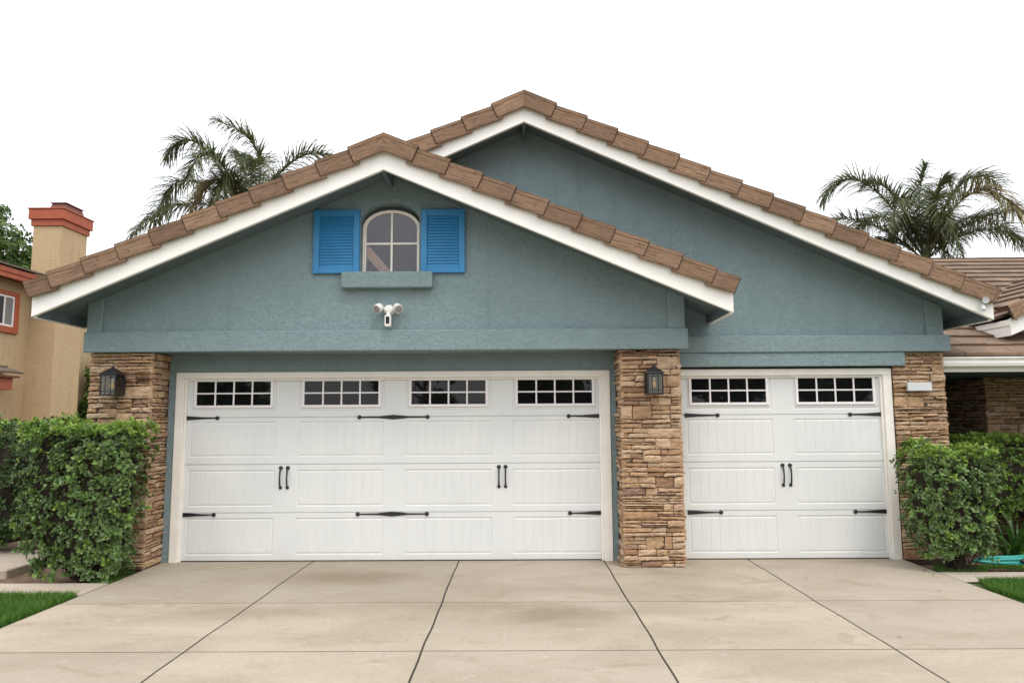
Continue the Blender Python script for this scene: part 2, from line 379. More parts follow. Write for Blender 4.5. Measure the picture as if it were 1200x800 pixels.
def grass(name, x0, x1, y0, y1, n, h, seed, label, inside=None):
    rs = np.random.RandomState(seed)
    px = rs.uniform(x0, x1, n); py = rs.uniform(y0, y1, n)
    if inside is not None:
        k = inside(px, py); px = px[k]; py = py[k]; n = len(px)
    a = rs.uniform(0, 2*np.pi, n); w = rs.uniform(.0018, .0034, n); hh = h*rs.uniform(.5, 1.15, n)
    lx = rs.normal(0, .35, n)*hh; ly = rs.normal(0, .35, n)*hh
    dx, dy = np.cos(a)*w, np.sin(a)*w; z0 = np.full(n, -.012)
    V = np.stack([np.stack([px-dx, py-dy, z0], 1), np.stack([px+dx, py+dy, z0], 1),
                  np.stack([px+dx*.8+lx*.4, py+dy*.8+ly*.4, z0+hh*.6], 1), np.stack([px-dx*.8+lx*.4, py-dy*.8+ly*.4, z0+hh*.6], 1),
                  np.stack([px+lx, py+ly, z0+hh], 1)], 1).reshape(-1, 3)
    F = []
    for i in range(n):
        q = i*5; F.append((q, q+1, q+2, q+3)); F.append((q+3, q+2, q+4))
    me = bpy.data.meshes.new(name); me.from_pydata(V.tolist(), [], F); me.materials.append(M['grass']); me.update()
    o = bpy.data.objects.new(name, me); COL.objects.link(o)
    return tag(o, label, 'grass', kind='stuff')
grass('grass', -6.3, -4.0, -3.1, -1.53, 60000, .07, 1, 'short bright green lawn left of the driveway')
grass('grass', 4.31, 6.4, -2.4, -1.16, 60000, .075, 2, 'short bright green lawn right of the driveway', lambda x, y: x > 4.33 + .02*np.sin(y*9) + np.clip((y+1.40)*.25, 0, .3))
grass('ground_cover', 4.32, 7.2, -.71, -.40, 18000, .04, 3, 'low green ground cover round the foot of the right shrub', lambda x, y: np.sin(x*9+y*4)+np.sin(x*4-y*15) > -.5)
grass('ground_cover', -4.7, -4.0, -1.0, -.48, 2500, .03, 7, 'sparse green ground cover under the left shrub', lambda x, y: x > -4.4-(y+.5)*.4)

# ---------------------------------------------------------------- leafy plants
def leaf_mesh(P, Nn, S, seed, per=7, fold=.25, wide=.42, cup=.55):
    """rosettes of small oval leaves: P centres, Nn axes, S sizes"""
    rs = np.random.RandomState(seed); V = []; F = []; UV = []
    for c, n, s_ in zip(P, Nn, S):
        n = n/np.linalg.norm(n); t = np.cross(n, rs.normal(size=3)); t /= np.linalg.norm(t); u = np.cross(n, t)
        a0 = rs.uniform(0, 6.28); k = per + rs.randint(-1, 2)
        for j in range(k):
            a = a0 + j*2*np.pi/k*1.6 + rs.uniform(-.25, .25); l = s_*rs.uniform(.75, 1.2)
            d = np.cos(a)*t + np.sin(a)*u; e = cup*rs.uniform(.2, 1.7)
            d = d*np.cos(e) + n*np.sin(e); side = np.cross(d, n); side /= max(1e-6, np.linalg.norm(side)); up = np.cross(side, d)
            w = l*wide*.5
            b0 = c + d*l*.12; m1 = c + d*l*.62; tip = c + d*l - up*l*.08
            q = len(V)
            V += [b0, m1 + side*w + up*w*fold, tip, m1 - side*w + up*w*fold, m1 - up*l*.02]
            F += [(q, q+1, q+4), (q+1, q+2, q+4), (q+2, q+3, q+4), (q+3, q, q+4)]
            UV += [(.5,0),(1,0),(0,0), (1,0),(.9,0),(0,0), (.9,0),(1,0),(0,0), (1,0),(.5,0),(0,0)]
    return V, F, UV
def mesh_obj(name, V, F, UV, m, parent=None):
    me = bpy.data.meshes.new(name); me.from_pydata([tuple(v) for v in V], [], F); me.materials.append(m)
    if UV:
        ul = me.uv_layers.new(name='UVMap'); ul.data.foreach_set('uv', np.array(UV, dtype=np.float32).ravel())
    me.update(); o = bpy.data.objects.new(name, me); COL.objects.link(o)
    if parent is not None: keep(o, parent)
    return o
def shrub(name, label, cat, c, half, z0, z1, n, seed, leaf=.036, m='leafA', narrow=.72, stem=(0, 0), group=None, power=9., highlight=1.):
    """clipped shrub: a rounded block narrowing to the ground"""
    root = empty(name, (c[0]+stem[0], c[1]+stem[1], 0), label, cat, group)
    rs = np.random.RandomState(seed); hz = (z1-z0)/2; cz = (z0+z1)/2
    P = []; Nn = []
    ph = rs.uniform(0, 6.28, 12)
    def radius(d):
        r = (abs(d[0])**power + abs(d[1])**power + abs(d[2])**power)**(-1/power)
        return r
    while len(P) < n:
        # even over the faces of the block
        f = rs.choice(5, p=[.34, .12, .14, .14, .26]); u, v = rs.uniform(-1, 1, 2)
        q = [(u, -1, v), (u, 1, v), (-1, u, v), (1, u, v), (u, v, 1)][f]
        q = np.array(q, float); d = q/np.linalg.norm(q); p = d*radius(d)
        lump = .055*np.sin(p[0]*5+ph[0]+p[2]*3)+.045*np.sin(p[2]*7+ph[1]-p[0]*4)+.05*np.sin(p[0]*13+ph[2])*np.sin(p[2]*11+ph[3])+.03*np.sin(p[1]*9+ph[4])
        ins = rs.exponential(.045) if rs.rand() < .82 else rs.uniform(0, .22)
        if rs.rand() < .06: ins = -rs.uniform(0, .05)
        hole = math.sin(p[0]*11+ph[5]+p[2]*6)*math.sin(p[2]*13+ph[6]-p[0]*5+p[1]*7)
        if hole > .15 and ins < .12 and f != 4: ins += .09+.13*rs.rand()
        p = p*(1+lump)
        tz = (p[2]+1)/2; k = narrow + (1-narrow)*min(1, max(0, tz))**.55
        half_l = np.array([half[0]*k, half[1]*k, hz])
        w = p*half_l; w = w - d*ins
        w = np.array([c[0]+w[0]+stem[0]*(1-tz)*.6, c[1]+w[1], cz+w[2]])
        if w[2] < .03: continue
        P.append(w); nn = d*1.1 + np.array([0, -.12, .45]) + rs.normal(0, .38, 3); Nn.append(nn)
    S = leaf*rs.uniform(.8, 1.25, len(P))
    P = np.array(P); Nn = np.array(Nn); tip = (P[:, 2] > z1-.11)*.62*highlight + .13*highlight*(np.sin(P[:, 0]*9+seed)*np.sin(P[:, 2]*8+P[:, 0]*4) > .1) + .03*highlight > rs.uniform(0, 1, len(P))
    V, F, UV = leaf_mesh(P[~tip], Nn[~tip], S[~tip], seed+1, 6, wide=.56, cup=.55); mesh_obj('foliage', V, F, UV, M[m], root)
    V, F, UV = leaf_mesh(P[tip]+np.array([0, 0, .008]), Nn[tip]+np.array([0, 0, .5]), S[tip]*1.05, seed+2, 6, wide=.5, cup=.9); mesh_obj('highlight_leaves', V, F, UV, M['leafHi'], root)  # lime rosettes painting highlights, mostly along the top
    # woody inside: forking stems, and a dark core that paints shade into the gaps
    tb = MB(); rr = random.Random(seed)
    for k in range(70):
        a = rr.uniform(0, 6.28); q = Vector((c[0]+stem[0]+rr.uniform(-.05,.05), c[1]+stem[1]+rr.uniform(-.04,.04), -.05))
        kk = .25 if k < 5 else .9; tgt = Vector((c[0]+rr.uniform(-kk,kk)*half[0], c[1]+rr.uniform(-.8,.8)*half[1], z0+rr.uniform(.15, .93)*(z1-z0)))
        mid = q.lerp(tgt, .45)+Vector((rr.uniform(-.06,.06), rr.uniform(-.05,.05), rr.uniform(-.1,.05)))
        r0 = .020 if k < 5 else .005
        tb.tube([q, mid, tgt], [r0*1.4, r0*.8, .002], 5)
    keep(tb.build('stems', M['twig_shade']), root)
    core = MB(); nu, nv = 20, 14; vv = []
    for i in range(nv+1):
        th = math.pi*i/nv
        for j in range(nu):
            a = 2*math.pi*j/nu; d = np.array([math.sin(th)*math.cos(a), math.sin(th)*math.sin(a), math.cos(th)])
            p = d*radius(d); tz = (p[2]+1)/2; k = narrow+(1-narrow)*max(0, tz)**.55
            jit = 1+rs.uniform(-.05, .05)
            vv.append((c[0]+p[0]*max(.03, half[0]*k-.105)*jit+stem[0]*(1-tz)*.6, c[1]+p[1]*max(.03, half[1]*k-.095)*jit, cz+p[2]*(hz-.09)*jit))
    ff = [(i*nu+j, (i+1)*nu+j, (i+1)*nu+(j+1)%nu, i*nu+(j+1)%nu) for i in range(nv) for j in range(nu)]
    core.add(vv, ff); keep(core.build('dark_core', M['twig_shade']), root)
    return root

shrub('clipped_shrub', 'square clipped shrub of variegated leaves before the left stone pillar', 'shrub', (-4.465, -.80), (.585, .31), .02, 1.51, 3300, 11, .049, 'leafA', .66, (.13, -.02))
shrub('clipped_shrub', 'rounded clipped shrub of glossy leaves before the right stone pillar', 'shrub', (4.475, -.60), (.475, .29), .06, 1.235, 2300, 12, .044, 'leafA', .62, (.10, -.02), power=4.5)
shrub('hedge', 'dark hedge at the left edge behind the square shrub', 'hedge', (-6.75, .9), (.98, .6), .02, 1.50, 3600, 13, .050, 'leafD', .97, highlight=.7)
shrub('hedge', 'bright topped hedge behind the right shrub below the porch', 'hedge', (6.75, .95), (1.25, .38), .30, 1.29, 3800, 14, .044, 'leafB', .95, highlight=1.5)

# strap leaved plant
def strap_plant(c, n, seed, label, ln=.62):
    root = empty('strap_leaf_plant', (c[0], c[1], 0), label, 'plant'); rr = random.Random(seed); b = MB()
    for k in range(n):
        a = rr.uniform(0, 6.28); el = rr.uniform(.5, 1.45); l = ln*rr.uniform(.7, 1.15); w = rr.uniform(.010, .017)
        p = Vector((c[0]+rr.uniform(-.09,.09), c[1]+rr.uniform(-.07,.07), -.02)); d = Vector((math.cos(a)*math.cos(el), math.sin(a)*math.cos(el), math.sin(el)))
        side = Vector((-math.sin(a), math.cos(a), 0)); seg = 8; vs = []
        for i in range(seg+1):
            t = i/seg; ww = w*(1-t**2.5)+.001
            vs += [p-side*ww, p+Vector((0, 0, -.4*ww)), p+side*ww]
            p = p + d*(l/seg); d = (d+Vector((0, 0, -.16-.1*rr.random()))).normalized()
        b.add(vs, [(i*3+j, i*3+j+1, i*3+j+4, i*3+j+3) for i in range(seg) for j in range(2)])
    keep(b.build('leaves', M['strap']), root)
strap_plant((5.62, .10), 60, 5, 'dark strap leaved plant beside the coiled hose, nearer the shrub')
strap_plant((6.12, .18), 60, 6, 'strap leaved plant at the right edge behind the hose', .68)

# trees
def tree(name, label, c, H, crown, n, seed, m='leafT', leaf=.10, group=None, cat='tree', trunk_r=.16):
    root = empty(name, (c[0], c[1], 0), label, cat, group); rs = np.random.RandomState(seed); rr = random.Random(seed)
    cx, cy, cz, rx, ry, rz = crown
    tb = MB(); top = Vector((cx, cy, cz+rz*.3))
    tb.tube([(c[0], c[1], -.1), (c[0]+.1, c[1], H*.25), ((c[0]+cx)/2, cy, cz-rz*.6), top], [trunk_r*1.3, trunk_r, trunk_r*.7, .03], 10)
    cl = []
    for k in range(26):
        while True:
            d = rs.uniform(-1, 1, 3)
            if .25 < np.linalg.norm(d) < 1: break
        q = np.array([cx+d[0]*rx*.85, cy+d[1]*ry*.85, cz+d[2]*rz*.85]); r = rs.uniform(.20, .36)*min(rx, rz); cl.append((q, r))
        st = Vector((c[0]+(cx-c[0])*.6, cy, cz-rz*.5)).lerp(top, rr.random()*.7)
        tb.tube([st, st.lerp(Vector(q), .5)+Vector((0, 0, .1)), Vector(q)], [trunk_r*.35, trunk_r*.2, .012], 6)
    keep(tb.build('trunk', M['bark']), root)
    P = []; Nn = []
    for k in range(n):
        q, r = cl[rs.randint(len(cl))]; d = rs.normal(size=3); d /= np.linalg.norm(d)
        p = q + d*r*rs.uniform(.45, 1.15)*np.array([1.25, 1.25, .8]); P.append(p); Nn.append(d+np.array([0, 0, .5]))
    V, F, UV = leaf_mesh(P, Nn, leaf*rs.uniform(.7, 1.3, n), seed+3, 5, wide=.5)
    keep(mesh_obj('crown', V, F, UV, M[m]), root)
    return root
tree('broadleaf_tree', 'dark green tree rising behind the neighbour chimney', (-20.3, 18), 7, (-20.1, 18, 7.7, 2.35, 2.0, 2.3), 7000, 21, 'leafT', .19)
tree('broadleaf_tree', 'lower light green tree at the left edge before the dark tree', (-18.6, 16.6), 5, (-18.3, 16.6, 5.7, 2.0, 1.3, 1.5), 4200, 22, 'leafB', .17)
tree('broadleaf_tree', 'small dark tree in the gap between the two houses', (-9.75, 9.3), 4, (-9.7, 9.3, 1.75, .85, 1.0, 2.0), 3600, 23, 'leafT', .10)

# palms
def palm(label, c, top, fronds, seed, lift=0.):
    root = empty('palm_tree', (c[0], c[1], 0), label, 'palm tree', 'palm trees behind the house'); rr = random.Random(seed)
    tb = MB(); hc = top[2]; pts = []; rd = []
    for i in range(40):
        t = i/39; pts.append((c[0]+(top[0]-c[0])*t, c[1]+(top[1]-c[1])*t, -.1+(hc-.9+.1)*t)); rd.append(.21-.05*t+(.012 if i % 2 else 0))
    tb.tube(pts, rd, 14); keep(tb.build('trunk', M['palmbark']), root)
    tb = MB(); tb.tube([(top[0], top[1], hc-1.0), (top[0], top[1], hc-.5), (top[0], top[1], hc+.15)], [.17, .19, .07], 12)
    keep(tb.build('crown_shaft', M['palmdry']), root)
    T = Vector(top)
    for (dx, dy, dz, ex, ey, ez, dry, dens) in fronds:    # mid and tip offsets from the crown
        p0 = T+Vector((0, 0, -.2)); p1 = T+Vector((dx, dy, dz+lift)); p2 = T+Vector((ex, ey, ez+lift))
        c1 = p0 + (p1-p0)*1.0 + ((p1-p0)*1.0 - (p2-p1)*.35)*.25
        n = 84; pts = []
        for i in range(n+1):
            t = i/n; q = p0*(1-t)**2 + (p1*2 - (p0+p2)*.5)*2*t*(1-t) + p2*t*t; pts.append(q)
        b = MB(); b.tube(pts[::4], [max(.004, .028*(1-i/20.)) for i in range(len(pts[::4]))], 5)
        length = sum((pts[i+1]-pts[i]).length for i in range(n))
        for i in range(7, n+1):
            t = i/n; tg = (pts[min(n, i+1)]-pts[i-1]).normalized()
            s_ = tg.cross(Vector((0, 0, 1)));
            if s_.length < .2: s_ = tg.cross(Vector((0, 1, 0)))
            s_.normalize(); upv = s_.cross(tg)
            ll = (.25+length*.19)*min(1, .35+1.6*t)*(1 if t < .65 else 1-.5*((t-.65)/.35)**1.5)
            for sd in (-1, 1):
                for rep in range(2):
                    l = ll*rr.uniform(.75, 1.15); d = (s_*sd*rr.uniform(.6, 1.) + tg*rr.uniform(.45, .9) + upv*rr.uniform(-.35, .75)).normalized()
                    p = pts[i] + tg*rr.uniform(-.03, .03); w = .0135*rr.uniform(.8, 1.3); vs = []; seg = 5
                    wd = d.cross(Vector((rr.uniform(-.5,.5), rr.uniform(-.5,.5), 1))).normalized()
                    for j in range(seg+1):
                        u = j/seg; ww = w*(1-u**2)+.0015; vs += [p-wd*ww, p+wd*ww]; p = p+d*(l/seg)
                        d = (d+Vector((0, 0, -.13-.22*rr.random()))).normalized()
                    b.add(vs, [(j*2, j*2+1, j*2+3, j*2+2) for j in range(seg)])
        keep(b.build('frond', M['palmdry'] if dry else M['palm']), root)
    return root
# left palm, about 22 m away
palm('palm with arching fronds above the left roof slope', (-8.7, 13.8), (-8.5, 13.8, 8.1), [
    (.25, .1, 1.95, -1.1, -.2, 3.0, 0, 1), (-1.5, -.2, 2.15, -2.5, -.3, 1.75, 0, 1), (-2.1, .1, 1.1, -3.05, .3, -.25, 0, 1),
    (-1.8, -.5, .15, -3.1, -.9, -.9, 0, 1), (1.45, .1, 1.75, 2.75, .2, 1.75, 0, 1), (1.2, .8, 1.1, 2.2, 1.5, .1, 0, 1),
    (-.55, -1.3, 1.35, -.9, -2.2, .3, 0, 1), (.6, -1.2, 1.2, 1.1, -2.3, .2, 0, 1), (-.9, 1.2, 1.4, -1.9, 2.3, .8, 0, 1), (.5, 1.4, 1.6, 1.1, 2.6, 1.0, 0, 1),
    (-.85, -.5, .9, -1.5, -.8, -.5, 1, 1), (.7, -.4, .5, 1.35, -.6, -.7, 0, 1), (-.2, -.9, .9, -.5, -1.4, -.6, 0, 1), (-.25, .3, 1.5, -.6, .7, 2.2, 0, 1), (.8, .2, .9, 1.6, .5, 1.1, 0, 1)], 31)
palm('palm with upright and drooping fronds above the right roof', (13.0, 13.8), (12.85, 13.8, 6.6), [
    (.05, .2, 1.55, .25, .0, 2.75, 0, 1), (-1.75, -.1, 2.1, -3.0, .2, 1.75, 0, 1), (1.3, .0, 2.1, 2.7, .2, 2.1, 0, 1),
    (1.7, .2, .95, 3.6, .4, 1.35, 0, 1), (-1.6, .3, .95, -3.05, .5, 1.0, 0, 1), (-1.0, -.9, 1.3, -2.0, -1.6, .3, 0, 1),
    (.95, -1.0, 1.5, 1.7, -1.9, .5, 1, 1), (-.3, -1.2, 1.3, -.7, -2.2, .3, 0, 1), (.5, 1.3, 1.4, 1.2, 2.4, .7, 0, 1), (-.7, 1.2, 1.4, -1.3, 2.3, .8, 0, 1),
    (1.6, -.5, .5, 2.9, -.9, -.3, 0, 1), (-1.1, .5, .4, -1.9, .8, -.7, 0, 1), (1.9, .6, 1.2, 3.8, 1.0, .5, 0, 1), (-.75, .1, 1.7, -1.6, .2, 2.25, 0, 1), (.1, -.8, .9, .3, -1.3, -.6, 0, 1), (-.5, .2, .9, -1.1, .3, -.5, 0, 1), (.6, .3, .8, 1.2, .5, -.6, 0, 1), (.5, .1, 1.7, 1.0, .1, 2.3, 0, 1)], 32, .15)

# ---------------------------------------------------------------- stone cladding
def cladding(b, O, u, n, W, H0, H1, seed, wrap=(0, 0), taper=0):
    """ledge stones over a wall face: O at the foot, u along the wall, n outwards"""
    rr = random.Random(seed); O = Vector(O); u = Vector(u); n = Vector(n); up = Vector((0, 0, 1))
    def stone(a0, a1, z0, z1, d, ends):
        g = .0032; a0 += g if ends[0] == 0 else 0; a1 -= g if ends[1] == 0 else 0; z0 += g; z1 -= g
        if a1-a0 < .015 or z1-z0 < .008: return
        nx = max(3, int((a1-a0)/.035)+1); nz = 4 if z1-z0 > .04 else 3
        tilt = rr.uniform(-.006, .006); vs = []; idx = {}
        slope = rr.uniform(-.0045, .0045) if z1-z0 > .03 else rr.uniform(-.002, .002)
        ztop = [rr.uniform(-.0045, .001) for _ in range(nx+1)]; zbot = [rr.uniform(-.001, .0045) for _ in range(nx+1)]
        for i in range(nx+1):
            for j in range(nz+1):
                a = a0+(a1-a0)*i/nx; z = z0+(z1-z0)*j/nz
                if 0 < i < nx: a += rr.uniform(-.006, .006)
                else: a += rr.uniform(-.004, .004)
                if j == nz: z += ztop[i]
                if j == 0: z += zbot[i]
                z += slope*(2*i/nx-1)
                edge = (j in (0, nz)) or (i in (0, nx))
                w = d*(.62 if edge else 1.)+rr.uniform(-.005, .005)+tilt*(2*i/nx-1)
                idx[i, j] = len(vs); vs.append(O+u*a+up*z+n*w)
        base = len(vs); ring = [(i, 0) for i in range(nx+1)]+[(nx, j) for j in range(1, nz+1)]+[(i, nz) for i in range(nx-1, -1, -1)]+[(0, j) for j in range(nz-1, 0, -1)]
        for k in ring:
            p = vs[idx[k]]; w = (p-O).dot(n); vs.append(p-n*(w+.015))
        fl = u.cross(up).dot(n) > 0
        fs = [(idx[i, j], idx[i+1, j], idx[i+1, j+1], idx[i, j+1]) for i in range(nx) for j in range(nz)]
        m_ = len(ring)
        fs += [(base+k, base+(k+1) % m_, idx[ring[(k+1) % m_]], idx[ring[k]]) for k in range(m_)]
        if not fl: fs = [f[::-1] for f in fs]
        b.add(vs, fs)
    def dep(): return rr.choice((.006, .013, .020, .027, .034, .041))*rr.uniform(.8, 1.15)
    z = H0
    while z < H1-.002:
        h = min(rr.uniform(.065, .15), H1-z)
        if H1-(z+h) < .04: h = H1-z
        a = -wrap[0]
        end = W+wrap[1]
        while a < end-.001:
            w = rr.uniform(.12, .46)
            if end-(a+w) < .10: w = end-a
            e = (0, 0)
            k = rr.choices((1, 2, 3), (.17, .48, .35))[0]
            cuts = sorted([0, 1]+[(i+1)/k+rr.uniform(-.09, .09) for i in range(k-1)])
            for i in range(k):
                s0, s1 = z+h*cuts[i], z+h*cuts[i+1]
                if w > .2 and rr.random() < .62:
                    mid = a+w*rr.uniform(.28, .72); stone(a, mid, s0, s1, dep(), e); stone(mid, a+w, s0, s1, dep(), e)
                else: stone(a, a+w, s0, s1, dep(), e)
            a += w
        z += h

def stone_pillar(name, x0, x1, y0, y1, z1, seed, parent, left=True, right=True, label=None):
    b = MB(); k = .022
    b.box(x0+k, x1-k, y0+k, y1, -.05, z1, mi=1)
    def side(fn): pass
    cladding(b, (x0, y0+k, 0), (1, 0, 0), (0, -1, 0), x1-x0, .0, z1, seed)
    if left: cladding(b, (x0+k, y1, 0), (0, -1, 0), (-1, 0, 0), y1-y0-k*.6, .0, z1, seed+1)
    if right: cladding(b, (x1-k, y0+k*.6, 0), (0, 1, 0), (1, 0, 0), y1-y0-k*.6, .0, z1, seed+2)
    o = b.build(name, [M['stone'], M['mortar']]); keep(o, parent)
    if label: o['label'] = label
    return o

# ---------------------------------------------------------------- the blue house
HOUSE = empty('house', (0, 0, 0), 'blue stucco house with two gables, white garage doors and stone pillars', 'house')
def part(b, name, m, bevel=0, label=None, **k):
    o = b.build(name, m, HOUSE, bevel, **k)
    if label: o['label'] = label
    return o
# gable A (front, left) and gable B (behind, right)
AX, AZ, AS, AH = -1.38, 4.185, .4255, 3.62        # centre, rake board bottom at the peak, slope, half span
BX, BZ, BS, BH = .11, 4.89, .4475, 5.09
za = lambda x, o=0: AZ+o-AS*abs(x-AX)
zb = lambda x, o=0: BZ+o-BS*abs(x-BX)

# wall of gable A with the arched opening, cut by a 2D curve with a hole
def wall_with_hole(name, outer, holes, y0, y1, m):
    cu = bpy.data.curves.new('tmp', 'CURVE'); cu.dimensions = '2D'; cu.fill_mode = 'BOTH'; cu.extrude = (y1-y0)/2
    for pts in [outer]+holes:
        sp = cu.splines.new('POLY'); sp.points.add(len(pts)-1); sp.use_cyclic_u = True
        for q, (x, z) in zip(sp.points, pts): q.co = (x, z, 0, 1)
    ob = bpy.data.objects.new('tmp', cu); COL.objects.link(ob)
    bpy.context.view_layer.update()
    me = bpy.data.meshes.new_from_object(ob); bpy.data.objects.remove(ob); bpy.data.curves.remove(cu)
    me.transform(Matrix.Translation((0, (y0+y1)/2, 0)) @ Matrix.Rotation(R(90), 4, 'X')); me.name = name
    me.materials.clear(); me.materials.append(m)
    o = bpy.data.objects.new(name, me); COL.objects.link(o); o.parent = HOUSE; return o
WX, WR, WZ0, WZS = -1.39, .325, 3.19, 3.77      # arched opening: centre, radius, sill, spring line
def arch(r, z0, zs, n=20, cx=WX, sq=.65):
    return [(cx-r, z0), (cx+r, z0)]+[(cx+r*math.cos(math.pi*i/n), zs+sq*r*math.sin(math.pi*i/n)) for i in range(n+1)]
outer = [(-4.69, 2.325), (1.84, 2.325), (1.84, za(1.84, .10)), (AX, za(AX, .10)), (-4.69, za(-4.69, .10))]
wall_with_hole('gable_wall', outer, [arch(WR, WZ0, WZS)], -.45, -.062, M['teal'])
# raised border of gable A
b = MB(); b.box(-4.715, 1.875, -.505, -.452, 2.318, 2.545)
b.prism([(-4.705, 2.54), (-4.535, 2.54), (-4.535, za(-4.535, .09)), (-4.705, za(-4.705, .09))], -.478, -.449)
b.prism([(1.665, 2.54), (1.852, 2.54), (1.852, za(1.852, .09)), (1.665, za(1.665, .09))], -.478, -.449)
part(b, 'trim_band', M['teal_trim'], .012, seg=2)
# gable B wall
b = MB(); b.prism([(-4.66, 2.30), (4.88, 2.30), (4.88, zb(4.88, .09)), (BX, zb(BX, .09)), (-4.66, zb(-4.66, .03))], -.05, .12)
part(b, 'gable_wall', M['teal'])
b = MB(); b.box(1.78, 4.925, -.152, -.052, 2.305, 2.495)
b.prism([(4.70, 2.49), (4.895, 2.49), (4.895, zb(4.895, .08)), (4.70, zb(4.70, .08))], -.085, -.049)
part(b, 'trim_band', M['teal_trim'], .012, seg=2)
# body walls
b = MB(); b.box(-4.66, 4.87, .13, 9.0, -.05, 2.6); b.box(-4.66, 1.80, -.06, .128, 2.33, 3.0)
part(b, 'side_wall', M['teal'])
# lintels and jambs round the doors
b = MB(); b.box(-3.985, 1.142, -.035, .125, 2.125, 2.33); b.box(-3.985, -3.898, -.035, .125, -.02, 2.124); b.box(1.073, 1.142, -.035, .125, -.02, 2.124)
part(b, 'lintel', M['teal_trim'], .004)
b = MB(); b.box(1.79, 4.41, -.132, .12, 2.148, 2.304); part(b, 'lintel', M['teal_trim'], .006)
# pillars
stone_pillar('stone_pillar', -4.68, -3.985, -.42, .0, 2.322, 100, HOUSE)
stone_pillar('stone_pillar', 1.135, 1.80, -.42, .0, 2.322, 200, HOUSE)
stone_pillar('stone_pillar', 4.29, 4.875, -.085, .9, 2.302, 300, HOUSE, left=False)

# roofs ---------------------------------------------------------------
def frame_roof(cx, zbase, s_, half, y0, yend, fh, left_clip=None, eave=(1, 1), yeave=None, drop=.008):
    """deck, rake boards and eave boards of one gable; y0 is the front of the rake board"""
    zf = lambda x, o=0: zbase+o-s_*abs(x-cx)
    for sd in (-1, 1):
        xe = cx+sd*half
        if sd == -1 and left_clip is not None: xe = left_clip
        b = MB(); b.prism([(cx, zf(cx)), (xe, zf(xe)), (xe, zf(xe, fh+.05)), (cx, zf(cx, fh+.05))], y0, y0+.045)
        part(b, 'rake_board', M['white'], .004)
        xd = cx+sd*(half-.02) if not (sd == -1 and left_clip is not None) else xe
        b = MB(); b.prism([(cx, zf(cx, .085)), (xd, zf(xd, .085)), (xd, zf(xd, fh-.004)), (cx, zf(cx, fh-.004))], y0+.047, yend)
        part(b, 'roof_deck', M['teal_shaded'])
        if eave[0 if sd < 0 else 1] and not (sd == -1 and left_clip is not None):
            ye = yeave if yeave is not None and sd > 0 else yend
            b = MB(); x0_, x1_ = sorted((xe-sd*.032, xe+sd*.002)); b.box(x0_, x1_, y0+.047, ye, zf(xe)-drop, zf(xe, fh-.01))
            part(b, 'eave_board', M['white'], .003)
            b = MB(); x0_, x1_ = sorted((xe-sd*.0325, xe-sd*.045)); b.box(x0_, x1_, y0+.05, ye, zf(xe)-drop+.012, zf(xe, .12)); part(b, 'eave_shade_strip', M['teal_shaded'])  # dark strip added so the board's inner face looks shaded
frame_roof(AX, AZ, AS, AH, -.95, -.052, .17)
frame_roof(BX, BZ, BS, BH, -.50, 9.2, .155, left_clip=-1.02)
# left slope behind gable A: continues the same plane to the back of the house
b = MB(); b.prism([(BX-1.1, zb(BX-1.1, .06)), (-5.0, zb(-5.0, .10)), (-5.0, zb(-5.0, .20)), (BX-1.1, zb(BX-1.1, .13))], -.05, 9.2); part(b, 'roof_deck', M['teal_shaded'])
b = MB(); b.box(-5.0, -4.965, -.05, 9.2, 2.68, 2.86); part(b, 'eave_board', M['white'])
b = MB(); b.prism([(AX-.02, 4.15), (AX+.02, 4.15), (AX+.025, 4.30), (AX-.025, 4.30)], -.89, -.46); part(b, 'ridge_beam', M['teal_shaded'])
b = MB(); b.prism([(BX-.02, 4.86), (BX+.02, 4.86), (BX+.025, 5.0), (BX-.025, 5.0)], -.44, -.06); part(b, 'ridge_beam', M['teal_shaded'])

def tile_field(b, O, a, s_, La, Ls, seed, exp=.355, w=.31, th=.036, a0=None):
    """roof tiles in overlapping courses; a0(i) clips the start of a course"""
    rr = random.Random(seed); O = Vector(O); a = Vector(a).normalized(); s_ = Vector(s_).normalized(); n = a.cross(s_)
    k = int(Ls/exp)+1
    for i in range(k):
        q0 = i*exp; ln = min(exp+.06, Ls-q0)
        if ln < .05: break
        st = a0(q0) if a0 else 0; x = st - (w/2 if i % 2 else 0)
        while x < La:
            xa = max(x, st)+.003; xb = min(x+w, La)-.003
            if xb-xa > .03:
                lift = .034+rr.uniform(-.002, .004); j = rr.uniform(-.006, .006)
                p = O+a*xa+s_*(q0+j)+n*lift
                b.obox(p, s_*ln-n*(lift-.002), a*-(xb-xa), n*th) if False else b.obox(O+a*xb+s_*(q0+j)+n*lift, s_*ln-n*(lift-.002), a*-(xb-xa), n*th)
            x += w
